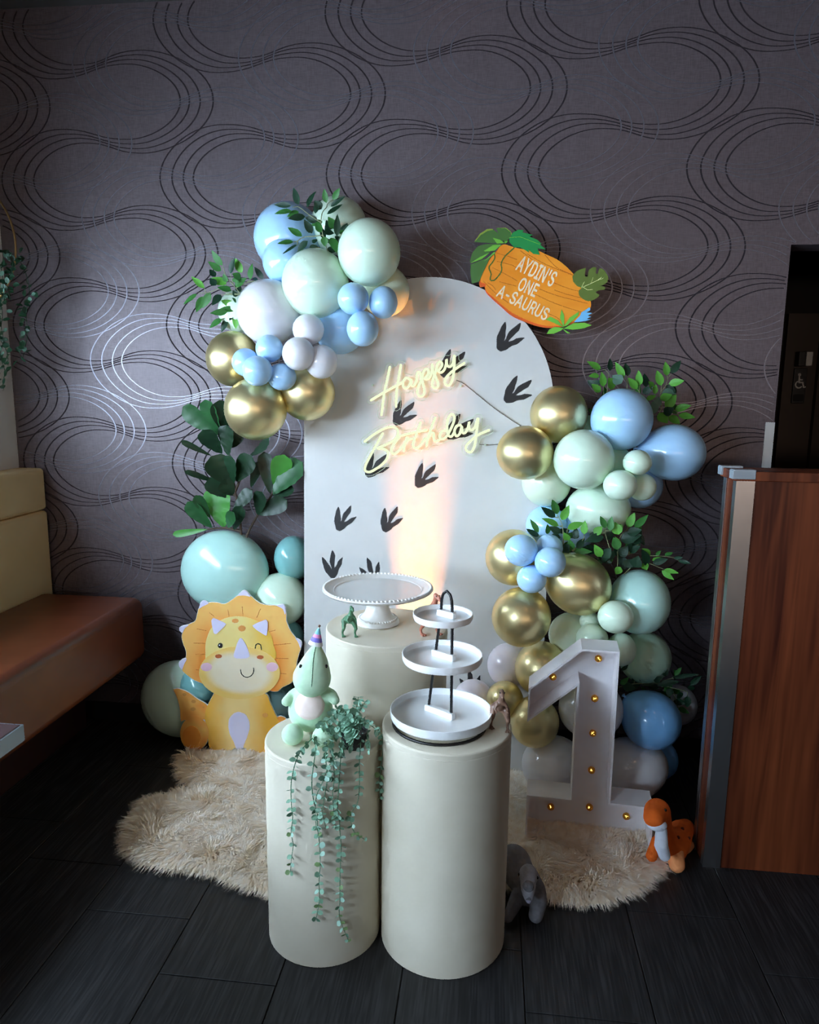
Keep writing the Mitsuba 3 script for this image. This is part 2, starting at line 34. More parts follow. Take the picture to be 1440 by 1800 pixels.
            'M': [[[0.255, 2.6633, 1.1602, 0.2325, 2.6563, 1.2165, 0.025], [0.2479, 2.6643, 1.1477, 0.1923, 2.6379, 1.1903, 0.0224], [0.2705, 2.6532, 1.1397, 0.2935, 2.6402, 1.1982, 0.0249], [0.2617, 2.6591, 1.1169, 0.1978, 2.6369, 1.1483, 0.0211], [0.2697, 2.6611, 1.0899, 0.2252, 2.6556, 1.1137, 0.0225], [0.2231, 2.6621, 1.0841, 0.2195, 2.6535, 1.1233, 0.0199], [0.1879, 2.6479, 1.0911, 0.1563, 2.6534, 1.1401, 0.0171], [0.191, 2.6645, 1.0745, 0.142, 2.6512, 1.1038, 0.0186], [0.2938, 2.6641, 1.1063, 0.3536, 2.6759, 1.1302, 0.0238], [0.3525, 2.6403, 1.0914, 0.3533, 2.6377, 1.1437, 0.0235], [0.3257, 2.6561, 1.0713, 0.3251, 2.6686, 1.1132, 0.0224], [0.3124, 2.655, 1.0778, 0.2859, 2.631, 1.095, 0.0184], [0.3167, 2.6499, 1.0306, 0.2984, 2.6421, 1.0719, 0.0237], [0.3293, 2.65, 1.0364, 0.3588, 2.6631, 1.0724, 0.0237], [0.299, 2.6455, 1.0659, 0.2775, 2.6256, 1.0985, 0.021], [0.3911, 2.6507, 1.0894, 0.4173, 2.6495, 1.1224, 0.0262], [0.3755, 2.6632, 1.0756, 0.4124, 2.6594, 1.0964, 0.0237], [0.4281, 2.643, 1.116, 0.4097, 2.6549, 1.1597, 0.0208], [0.4463, 2.6498, 1.1061, 0.4496, 2.6502, 1.1604, 0.0222], [0.4244, 2.6493, 1.0854, 0.3561, 2.629, 1.0686, 0.0288], [0.4787, 2.6558, 1.0913, 0.464, 2.6605, 1.1378, 0.0314], [0.4196, 2.6407, 1.0095, 0.3902, 2.6314, 1.056, 0.0262], [0.4282, 2.6459, 1.006, 0.448, 2.6235, 1.0464, 0.0315], [0.4768, 2.6416, 1.0382, 0.4612, 2.655, 1.0829, 0.0287], [0.3182, 2.6615, 1.0254, 0.3865, 2.6487, 1.0253, 0.0212], [0.2804, 2.6572, 1.0466, 0.2994, 2.6291, 1.0211, 0.0291], [0.319, 2.7167, 1.0245, 0.287, 2.7316, 0.9906, 0.0178], [0.4391, 2.7147, 1.0637, 0.4746, 2.7225, 1.0871, 0.0253], [0.4176, 2.7132, 1.0269, 0.3763, 2.6866, 1.0061, 0.0201], [0.3056, 2.6964, 1.0524, 0.2923, 2.6833, 1.011, 0.0247], [0.3419, 2.6878, 1.0765, 0.2868, 2.6598, 1.0792, 0.0248], [0.4129, 2.6925, 0.9918, 0.3817, 2.7053, 0.9533, 0.0184], [0.3757, 2.6994, 1.0327, 0.4106, 2.7274, 0.9995, 0.0182], [0.4198, 2.7113, 1.0889, 0.3949, 2.7127, 1.1376, 0.0206], [0.2735, 2.6964, 1.0668, 0.2288, 2.6963, 1.0655, 0.0259], [0.417, 2.7007, 1.0918, 0.4142, 2.693, 1.1395, 0.025], [0.4112, 2.7069, 1.0217, 0.3564, 2.6779, 1.0344, 0.0267], [0.3057, 2.687, 1.0934, 0.2468, 2.6625, 1.096, 0.0179], [0.3451, 2.699, 1.0145, 0.3727, 2.6848, 1.0382, 0.018], [0.4267, 2.7211, 0.9783, 0.4643, 2.7465, 0.9974, 0.0221]], [[[0.2819, 2.66, 1.019], [0.2782, 2.66, 1.0999], [0.2688, 2.66, 1.1344], [0.2549, 2.66, 1.1554]], [[0.2553, 2.66, 1.1474], [0.2475, 2.66, 1.1485]], [[0.2723, 2.66, 1.1158], [0.2618, 2.66, 1.1168]], [[0.3181, 2.66, 1.023], [0.295, 2.66, 1.0735], [0.2934, 2.66, 1.1071]], [[0.3181, 2.66, 1.023], [0.357, 2.66, 1.0756], [0.3551, 2.66, 1.0877]], [[0.455, 2.66, 1.0253], [0.4305, 2.66, 1.0969], [0.4309, 2.66, 1.1129]], [[0.43, 2.66, 1.1049], [0.448, 2.66, 1.1041]], [[0.2129, 2.66, 1.0436], [0.1904, 2.66, 1.0807]], [[0.4305, 2.66, 1.0969], [0.3925, 2.66, 1.0876]]]],
            'N': [[[0.5209, 2.7122, 1.1087, 0.5445, 2.7186, 1.1664, 0.0266], [0.5419, 2.7006, 1.1116, 0.5862, 2.6835, 1.1655, 0.0238], [0.5139, 2.6822, 1.0927, 0.564, 2.6694, 1.1102, 0.029], [0.4948, 2.6963, 1.0649, 0.5625, 2.6684, 1.0917, 0.0398], [0.5419, 2.682, 1.0533, 0.569, 2.6969, 1.0782, 0.0211], [0.491, 2.7061, 1.0246, 0.4744, 2.6866, 1.077, 0.0267], [0.4957, 2.6974, 1.0972, 0.4756, 2.7112, 1.1264, 0.0265], [0.4573, 2.7159, 1.0951, 0.4621, 2.7239, 1.1481, 0.0214], [0.4958, 2.6957, 1.0025, 0.5205, 2.6879, 1.0432, 0.032], [0.5333, 2.7071, 1.0177, 0.565, 2.6798, 1.0465, 0.024], [0.6028, 2.7022, 0.9695, 0.5692, 2.6844, 1.0349, 0.032], [0.611, 2.7152, 1.0051, 0.5738, 2.6881, 1.0356, 0.0214], [0.6156, 2.7072, 0.988, 0.6557, 2.7163, 0.9983, 0.0133], [0.6562, 2.6891, 1.0127, 0.6887, 2.6994, 1.0224, 0.0132], [0.7127, 2.7149, 0.9898, 0.7515, 2.6857, 0.986, 0.0133], [0.695, 2.7083, 0.9989, 0.72, 2.6784, 1.0095, 0.0106], [0.6172, 2.7001, 0.9788, 0.6701, 2.6898, 0.9995, 0.0213], [0.6571, 2.6881, 0.9587, 0.7076, 2.6728, 0.951, 0.0159], [0.6554, 2.7122, 0.9499, 0.6979, 2.6965, 0.9173, 0.0187], [0.6223, 2.686, 1.0121, 0.6418, 2.6874, 1.0315, 0.0132], [0.5221, 2.6979, 0.9592, 0.5369, 2.7039, 0.9912, 0.0321], [0.5515, 2.6894, 0.9624, 0.5584, 2.6738, 1.0098, 0.0372], [0.4708, 2.712, 0.9841, 0.449, 2.7048, 1.0261, 0.0322], [0.5812, 2.7003, 0.9773, 0.5941, 2.6809, 0.9553, 0.0266], [0.498, 2.6806, 0.9652, 0.4837, 2.6926, 0.9315, 0.0239], [0.5278, 2.7259, 1.0054, 0.5302, 2.744, 1.0464, 0.0182], [0.4591, 2.7165, 0.9679, 0.4626, 2.7388, 1.0139, 0.0278], [0.5113, 2.727, 1.0647, 0.5363, 2.7203, 1.0949, 0.0184], [0.4261, 2.7101, 0.9738, 0.4597, 2.6854, 1.0019, 0.0176], [0.5337, 2.75, 1.0537, 0.5488, 2.7603, 1.0925, 0.0279], [0.43, 2.7181, 0.9912, 0.4667, 2.6945, 0.9744, 0.0221], [0.408, 2.7337, 1.0116, 0.4495, 2.7331, 0.9774, 0.0201], [0.4259, 2.7531, 0.9537, 0.4555, 2.7682, 0.994, 0.0188], [0.4073, 2.7568, 0.9744, 0.359, 2.7737, 0.9436, 0.025], [0.5258, 2.7518, 1.0378, 0.5721, 2.7363, 1.0571, 0.0208], [0.5452, 2.7333, 1.0039, 0.5226, 2.7356, 1.0463, 0.0266], [0.5404, 2.7242, 0.9464, 0.5445, 2.7014, 0.9889, 0.0277], [0.5365, 2.7202, 1.0253, 0.5731, 2.7177, 1.0485, 0.0278], [0.4647, 2.7257, 1.0779, 0.4379, 2.755, 1.1077, 0.018], [0.5161, 2.7132, 1.0087, 0.533, 2.6884, 1.0597, 0.0244], [0.4233, 2.7581, 1.0557, 0.397, 2.7665, 1.08, 0.026], [0.5615, 2.7358, 1.0698, 0.5778, 2.753, 1.1201, 0.0189], [0.5616, 2.7413, 1.0493, 0.5718, 2.714, 1.1028, 0.0181], [0.5127, 2.7529, 0.9907, 0.5233, 2.7304, 0.9403, 0.0268], [0.4656, 2.7385, 0.9603, 0.4644, 2.7399, 1.0116, 0.0236], [0.5599, 2.7467, 1.0821, 0.5946, 2.743, 1.0376, 0.0248], [0.4853, 2.7168, 1.0393, 0.5013, 2.7457, 0.9768, 0.0223]], [[[0.5181, 2.71, 0.9312], [0.567, 2.71, 0.9854], [0.5971, 2.71, 1.003], [0.6512, 2.71, 1.005], [0.6954, 2.71, 0.9999], [0.7142, 2.71, 0.9883]], [[0.4915, 2.71, 0.9384], [0.4906, 2.71, 0.999], [0.487, 2.71, 1.0154]], [[0.4906, 2.71, 0.999], [0.492, 2.71, 1.0647], [0.516, 2.71, 1.0982], [0.5438, 2.71, 1.1099]], [[0.567, 2.71, 0.9854], [0.6199, 2.71, 0.971], [0.6625, 2.71, 0.9535]], [[0.5293, 2.71, 1.006], [0.5355, 2.71, 1.0335], [0.5633, 2.71, 1.0454]], [[0.516, 2.71, 1.0982], [0.5205, 2.71, 1.1091]]]],
            'W': [[[0.5298, 2.7161, 0.5453, 0.5544, 2.7016, 0.577, 0.0156], [0.5297, 2.7111, 0.4897, 0.5568, 2.6979, 0.5255, 0.0183], [0.5859, 2.7296, 0.499, 0.5769, 2.7281, 0.5157, 0.0236], [0.619, 2.7202, 0.5076, 0.5928, 2.7051, 0.5356, 0.0208], [0.6486, 2.7204, 0.5202, 0.6435, 2.6959, 0.5761, 0.0247], [0.6635, 2.7016, 0.537, 0.6946, 2.7098, 0.5843, 0.0206], [0.6982, 2.7003, 0.5368, 0.6787, 2.7143, 0.5762, 0.0232], [0.6201, 2.7248, 0.5058, 0.6464, 2.7301, 0.5079, 0.013], [0.6553, 2.7014, 0.5094, 0.6734, 2.6808, 0.5434, 0.0207], [0.611, 2.7255, 0.4912, 0.6589, 2.715, 0.4984, 0.0157], [0.5391, 2.7188, 0.4815, 0.5878, 2.6943, 0.481, 0.0288], [0.667, 2.7056, 0.4974, 0.7484, 2.698, 0.5217, 0.0207], [0.7244, 2.7228, 0.5237, 0.8235, 2.7171, 0.5467, 0.0143], [0.7285, 2.7032, 0.5401, 0.7545, 2.7122, 0.5732, 0.0129], [0.7884, 2.7042, 0.5052, 0.8244, 2.694, 0.5494, 0.018], [0.7235, 2.7176, 0.4819, 0.7093, 2.702, 0.4522, 0.0234], [0.7555, 2.7125, 0.4723, 0.7556, 2.7225, 0.435, 0.0233], [0.7844, 2.7136, 0.4572, 0.7863, 2.7079, 0.4104, 0.0233], [0.7378, 2.7291, 0.4254, 0.7833, 2.7115, 0.4306, 0.0235], [0.7567, 2.7268, 0.3998, 0.7969, 2.7131, 0.3866, 0.0209], [0.5435, 2.7094, 0.4221, 0.5623, 2.719, 0.4357, 0.0157], [0.7785, 2.702, 0.4974, 0.8087, 2.711, 0.4899, 0.0154], [0.5648, 2.7351, 0.4731, 0.6202, 2.7509, 0.4864, 0.0274], [0.768, 2.7545, 0.4536, 0.7211, 2.7282, 0.4735, 0.0191], [0.6691, 2.7389, 0.4372, 0.7194, 2.7533, 0.4518, 0.025], [0.6393, 2.7506, 0.4867, 0.6845, 2.747, 0.4665, 0.0276], [0.7496, 2.74, 0.5142, 0.7248, 2.7109, 0.5615, 0.0242], [0.6443, 2.7326, 0.4418, 0.6326, 2.7302, 0.3968, 0.0195], [0.6504, 2.7354, 0.4173, 0.6793, 2.7563, 0.3528, 0.021], [0.6538, 2.7655, 0.4208, 0.6233, 2.7859, 0.4602, 0.0182], [0.5767, 2.763, 0.4451, 0.5949, 2.746, 0.4052, 0.0209], [0.6632, 2.7361, 0.492, 0.6152, 2.7403, 0.4992, 0.0271], [0.7395, 2.7755, 0.4502, 0.6969, 2.7625, 0.4981, 0.0272], [0.5498, 2.734, 0.4723, 0.5889, 2.7372, 0.4868, 0.0205], [0.5727, 2.7398, 0.4203, 0.6255, 2.7391, 0.4264, 0.0182], [0.7212, 2.7547, 0.4088, 0.7042, 2.7315, 0.4749, 0.0233]], [[[0.5254, 2.725, 0.4725], [0.5856, 2.725, 0.4899], [0.6612, 2.725, 0.4971], [0.7251, 2.725, 0.5201], [0.8213, 2.725, 0.5393]], [[0.6612, 2.725, 0.4971], [0.7278, 2.725, 0.4818], [0.7865, 2.725, 0.4688], [0.7877, 2.725, 0.4524]], [[0.6512, 2.725, 0.4951], [0.6497, 2.725, 0.5184]], [[0.7278, 2.725, 0.4818], [0.7562, 2.725, 0.4007]], [[0.7251, 2.725, 0.5201], [0.7344, 2.725, 0.5315]], [[0.5856, 2.725, 0.4899], [0.5849, 2.725, 0.5009]]]]},
 'fig': [[[-1.1581, 2.9748, 1.409, -1.3076, 2.9547, 1.5268, 0.0805], [-1.1472, 2.9641, 1.414, -1.1897, 2.9097, 1.5578, 0.0844], [-1.1312, 2.9686, 1.4225, -1.1196, 2.9046, 1.5547, 0.0886], [-1.1452, 2.9744, 1.3288, -1.2032, 2.9101, 1.4326, 0.085], [-1.1065, 2.9411, 1.324, -1.0995, 2.9105, 1.4549, 0.084], [-1.0948, 2.9594, 1.3564, -1.0651, 2.9548, 1.4243, 0.0633], [-1.1803, 2.9402, 1.3225, -1.2879, 2.8821, 1.3873, 0.0253], [-1.0242, 2.9793, 1.3224, -0.9138, 2.9244, 1.4039, 0.0212], [-1.1061, 2.9526, 1.1955, -1.1656, 2.9033, 1.3218, 0.1019], [-1.088, 2.952, 1.2046, -1.0868, 2.9001, 1.3279, 0.0848], [-1.0787, 2.9512, 1.2135, -0.9915, 2.8964, 1.3303, 0.0847], [-1.1692, 2.9795, 1.1991, -1.2885, 2.9105, 1.2597, 0.0257], [-1.1251, 2.9753, 1.1402, -1.1809, 2.9114, 1.2284, 0.0858], [-1.0956, 2.9683, 1.1507, -1.1318, 2.9295, 1.2148, 0.0684], [-1.1479, 2.9769, 1.0038, -1.184, 2.9706, 1.1847, 0.1169], [-1.1929, 2.9548, 1.0064, -1.2862, 2.9124, 1.1234, 0.0689], [-1.2021, 2.9591, 1.0491, -1.2416, 2.9036, 1.1558, 0.0473], [-1.2127, 2.9478, 1.0005, -1.3737, 2.9434, 0.9719, 0.0301], [-1.1178, 2.9451, 1.0107, -1.073, 2.8777, 1.0884, 0.0514], [-1.0935, 2.9453, 1.0852, -1.0023, 2.9295, 1.18, 0.0639], [-1.0952, 2.9551, 1.0008, -1.0455, 2.9114, 1.1134, 0.0558], [-0.9336, 2.9713, 1.159, -0.9583, 2.9658, 1.3418, 0.0638], [-0.9173, 2.9772, 1.193, -0.8556, 2.9239, 1.3349, 0.085], [-0.9191, 2.9528, 1.162, -0.7882, 2.9396, 1.3059, 0.1141], [-0.9903, 2.9638, 1.0679, -0.9567, 2.9222, 1.1758, 0.0726], [-0.9816, 2.9507, 1.0704, -0.8548, 2.9388, 1.1402, 0.0723], [-0.9248, 2.9707, 1.155, -0.8196, 2.9236, 1.1898, 0.051], [-1.0209, 2.972, 1.1867, -0.978, 2.9566, 1.3001, 0.0426]], [[[-1.0712, 2.97, 0.8618], [-1.0699, 2.97, 0.9857], [-1.0761, 2.97, 1.0816], [-1.0912, 2.97, 1.1678], [-1.1127, 2.97, 1.3299], [-1.1498, 2.97, 1.4052], [-1.1351, 2.97, 1.4517]], [[-1.0712, 2.97, 0.8618], [-1.0435, 2.97, 0.9734], [-0.9924, 2.97, 1.0668], [-0.9289, 2.97, 1.155], [-0.915, 2.97, 1.194]], [[-1.0912, 2.97, 1.1678], [-1.0211, 2.97, 1.3191]], [[-1.0761, 2.97, 1.0816], [-1.0161, 2.97, 1.1763]], [[-1.095, 2.97, 1.1893], [-1.188, 2.97, 1.3176]], [[-1.0875, 2.97, 1.1464], [-1.1633, 2.97, 1.1983]], [[-1.0719, 2.97, 0.9944], [-1.1452, 2.97, 1.0051], [-1.2218, 2.97, 0.996]]]],
 'happy': [[[-0.4113, 1.699], [-0.4226, 1.644], [-0.4321, 1.6006], [-0.4431, 1.5075]], [[-0.3666, 1.7071], [-0.3746, 1.6562], [-0.3819, 1.6051], [-0.3838, 1.542]], [[-0.4864, 1.5664], [-0.4361, 1.5966], [-0.3842, 1.6248], [-0.3603, 1.6387]], [[-0.3285, 1.6508], [-0.3446, 1.6565], [-0.3563, 1.6407], [-0.354, 1.6192], [-0.3399, 1.6166], [-0.3274, 1.6352], [-0.3237, 1.652], [-0.3233, 1.6293], [-0.3129, 1.6255], [-0.3025, 1.6471], [-0.3002, 1.6745], [-0.29, 1.6796], [-0.2819, 1.6532], [-0.2699, 1.6103], [-0.2735, 1.5887], [-0.2866, 1.5838], [-0.2984, 1.5974], [-0.2952, 1.6198], [-0.2826, 1.6493], [-0.2734, 1.6845], [-0.2608, 1.6923], [-0.2534, 1.6807], [-0.263, 1.6612], [-0.2708, 1.6541], [-0.2529, 1.6558], [-0.2415, 1.6808], [-0.2402, 1.7119], [-0.2369, 1.6847], [-0.2244, 1.6596], [-0.2152, 1.6343], [-0.2184, 1.6198], [-0.2303, 1.6178], [-0.2389, 1.6302], [-0.235, 1.6536], [-0.2239, 1.6887], [-0.2185, 1.714], [-0.2076, 1.7218], [-0.2002, 1.7103], [-0.2093, 1.6927], [-0.2155, 1.6849], [-0.2047, 1.6792], [-0.1923, 1.689], [-0.1849, 1.7104], [-0.1834, 1.7309], [-0.1809, 1.7092], [-0.1689, 1.702], [-0.1574, 1.7164], [-0.1523, 1.7473], [-0.1525, 1.6893], [-0.1597, 1.6465], [-0.1731, 1.6281], [-0.1879, 1.6365], [-0.1837, 1.658], [-0.1625, 1.6815], [-0.1393, 1.6991], [-0.1123, 1.7167]]],
 'birthday': [[[-0.5111, 1.399], [-0.4706, 1.4298], [-0.4302, 1.4525], [-0.3979, 1.4598], [-0.3775, 1.4494], [-0.3752, 1.4275], [-0.3911, 1.4052], [-0.4213, 1.3886], [-0.4577, 1.3719], [-0.4332, 1.3703], [-0.4148, 1.3566], [-0.4185, 1.3304], [-0.4365, 1.3078], [-0.4608, 1.2891], [-0.4894, 1.2742], [-0.5079, 1.2799], [-0.5061, 1.3022], [-0.486, 1.3431], [-0.462, 1.3878], [-0.4369, 1.4324]], [[-0.369, 1.4176], [-0.3869, 1.3953], [-0.3995, 1.373], [-0.3993, 1.3562], [-0.3854, 1.3512], [-0.365, 1.3689], [-0.3463, 1.3921]], [[-0.3375, 1.4182], [-0.3443, 1.3941], [-0.3499, 1.364]], [[-0.3443, 1.3941], [-0.3305, 1.4095], [-0.3152, 1.4138]], [[-0.2834, 1.4787], [-0.3005, 1.4268], [-0.312, 1.3907], [-0.3057, 1.3769], [-0.2896, 1.3792], [-0.2758, 1.3954], [-0.2622, 1.4156]], [[-0.365, 1.4237], [-0.3168, 1.4365], [-0.2568, 1.4494]], [[-0.2238, 1.4994], [-0.2408, 1.4517], [-0.2529, 1.4158], [-0.2563, 1.3858]], [[-0.2528, 1.4098], [-0.2405, 1.4351], [-0.2293, 1.438], [-0.2281, 1.4182], [-0.223, 1.4044], [-0.2071, 1.4095]], [[-0.1749, 1.4481], [-0.1928, 1.4466], [-0.2044, 1.4286], [-0.1981, 1.4148], [-0.1803, 1.4211], [-0.1649, 1.4451], [-0.1498, 1.4809], [-0.1464, 1.5045], [-0.1586, 1.5142], [-0.172, 1.4963], [-0.1753, 1.4647], [-0.1706, 1.4331], [-0.1565, 1.4255], [-0.145, 1.4435]], [[-0.121, 1.4715], [-0.1368, 1.4673], [-0.145, 1.4454], [-0.1366, 1.4278], [-0.123, 1.4379], [-0.1157, 1.4657], [-0.1132, 1.442], [-0.1013, 1.4415], [-0.0907, 1.4621], [-0.0866, 1.4858], [-0.0872, 1.4622], [-0.0758, 1.4525], [-0.0624, 1.4665], [-0.0515, 1.5001], [-0.0569, 1.4391], [-0.0623, 1.3916], [-0.0755, 1.3648], [-0.0934, 1.3692], [-0.0967, 1.387], [-0.0806, 1.4071], [-0.0535, 1.4313], [-0.0069, 1.4537]]],
 'cords': [[[-0.1414, 1.649], [-0.1207, 1.6425], [-0.0672, 1.6025], [0.0141, 1.5403], [0.095, 1.4872], [0.1641, 1.4476]], [[-0.0432, 1.3959], [0.0003, 1.3945], [0.0865, 1.4053]]],
 'footprint': [[0.0041, -0.0019], [-0.0102, 0.0057], [-0.0153, 0.0247], [-0.019, 0.0437], [-0.0145, 0.0674], [-0.0106, 0.085], [-0.0016, 0.1013], [0.0056, 0.083], [0.0067, 0.068], [0.0098, 0.0531], [0.0089, 0.038], [0.0129, 0.0447], [0.0173, 0.0684], [0.0324, 0.0888], [0.0509, 0.1078], [0.052, 0.0844], [0.0426, 0.0691], [0.0326, 0.0538], [0.0241, 0.038], [0.0402, 0.0455], [0.0502, 0.0543], [0.0754, 0.0611], [0.0654, 0.0463], [0.0554, 0.0345], [0.0378, 0.0239], [0.0228, 0.0083]],
 'prints': [[-0.623, 1.0224, 0.0, 1.0], [-0.4264, 1.0238, 0.0, 1.0], [-0.6425, 0.8191, 29.0, 1.0], [-0.4592, 0.7996, 46.0, 1.0], [0.0252, 1.7682, -11.0, 1.13], [0.0561, 1.566, -23.0, 1.12], [-0.3898, 1.468, -14.0, 1.02], [-0.2942, 1.2137, -12.0, 1.02], [-0.5026, 1.2516, -14.0, 1.03], [-0.1739, 1.4167, -27.0, 1.1], [-0.1996, 1.6639, -16.0, 1.12], [-0.0326, 0.3317, 40.0, 1.0]],
 'panel': {'left': np.float64(-0.7757812283159081), 'right': np.float64(0.2469839977206042), 'top': np.float64(2.0552241607273904), 'edge': [[np.float64(0.08019198398345254), np.float64(1.9376635976000822)], [np.float64(0.18662727880856755), np.float64(1.761752200208129)], [np.float64(-0.4089888839470786), np.float64(2.042788270895648)], [np.float64(-0.06767228504686552), np.float64(2.0212842646970413)], [np.float64(0.24386502527898804), np.float64(1.6065005810705784)]]},
 'sign': {'board': [[0.0058, 2.1493], [0.0156, 2.1653], [0.0319, 2.1731], [0.0568, 2.1657], [0.0941, 2.1557], [0.1599, 2.1478], [0.1889, 2.1356], [0.2345, 2.1152], [0.2679, 2.091], [0.2975, 2.0628], [0.3232, 2.0306], [0.3469, 1.9984], [0.3642, 1.9742], [0.3722, 1.9501], [0.3703, 1.9299], [0.3568, 1.9138], [0.3294, 1.8895], [0.2853, 1.8712], [0.2446, 1.863], [0.2035, 1.863], [0.1618, 1.8731], [0.1199, 1.8894], [0.0693, 1.914], [0.0266, 1.9467], [-0.0076, 1.9754], [-0.0354, 1.9999], [-0.0374, 2.0243], [-0.0529, 2.0285], [-0.0574, 2.0407], [-0.0517, 2.061], [-0.0379, 2.0852], [-0.0274, 2.1094], [-0.0122, 2.1294]],
          'rim': [[0.0037, 2.1514], [0.0156, 2.1673], [0.0318, 2.1743], [0.0568, 2.1657], [0.0941, 2.1557], [0.1599, 2.1478], [0.1889, 2.1364], [0.2344, 2.116], [0.2679, 2.0918], [0.2975, 2.0636], [0.3232, 2.0314], [0.3469, 1.9992], [0.3646, 1.9742], [0.373, 1.9501], [0.3712, 1.9279], [0.357, 1.9097], [0.3296, 1.8854], [0.2855, 1.8651], [0.2448, 1.8569], [0.2037, 1.856], [0.1622, 1.8641], [0.1202, 1.8792], [0.0697, 1.9017], [0.027, 1.9365], [-0.0073, 1.9652], [-0.0339, 1.9918], [-0.0412, 2.0142], [-0.0566, 2.0114], [-0.0624, 2.0245], [-0.0605, 2.0448], [-0.0539, 2.0651], [-0.0422, 2.0893], [-0.0303, 2.1114], [-0.0143, 2.1314]],
          'grain': [[[-0.0022, 2.1414], [0.0498, 2.1268], [0.0832, 2.1145]], [[0.005, 2.1091], [0.0633, 2.0945], [0.0906, 2.0782]], [[-0.0109, 2.085], [0.0396, 2.0604], [0.0859, 2.0351]], [[0.0156, 2.0322], [0.0825, 2.0148]], [[0.2258, 2.0271], [0.2796, 2.0067], [0.3412, 1.9896]], [[0.1735, 2.0031], [0.2399, 1.9787], [0.3593, 1.9481]], [[0.1578, 1.983], [0.2413, 1.9463], [0.3446, 1.913]], [[0.1194, 2.1362], [0.1779, 2.1037], [0.2235, 2.0833], [0.2979, 2.0548]], [[0.189, 2.1316], [0.2146, 2.1034], [0.244, 2.0792], [0.3019, 2.0548]], [[0.231, 1.9989], [0.2806, 1.9826], [0.3463, 1.9662]], [[-0.0468, 2.0346], [0.0088, 1.9835], [0.0556, 1.9507]], [[0.2099, 1.9098], [0.2433, 1.8956], [0.2645, 1.8773]], [[0.0042, 1.9998], [-0.0088, 2.0161], [-0.03, 2.0284]], [[0.0944, 2.1485], [0.128, 2.1241], [0.1533, 2.1039]]],
          'vine': [[-0.0086, 2.1455], [-0.0037, 2.1213], [-0.0155, 2.1012], [-0.0254, 2.0851], [-0.0164, 2.0608], [-0.0199, 2.0405], [-0.0052, 2.0364], [0.0149, 2.0565], [0.0246, 2.0767], [0.0218, 2.1009], [0.0334, 2.125], [0.0494, 2.1409], [0.0694, 2.1587]],
          'text': [[[0.077, 2.0795], [0.219, 2.011], [0.1074, 2.1275]], [[0.0849, 2.0027], [0.1549, 1.9724], [0.1052, 2.0479]], [[0.0048, 1.9786], [0.1994, 1.8825], [0.0243, 2.0208]]],
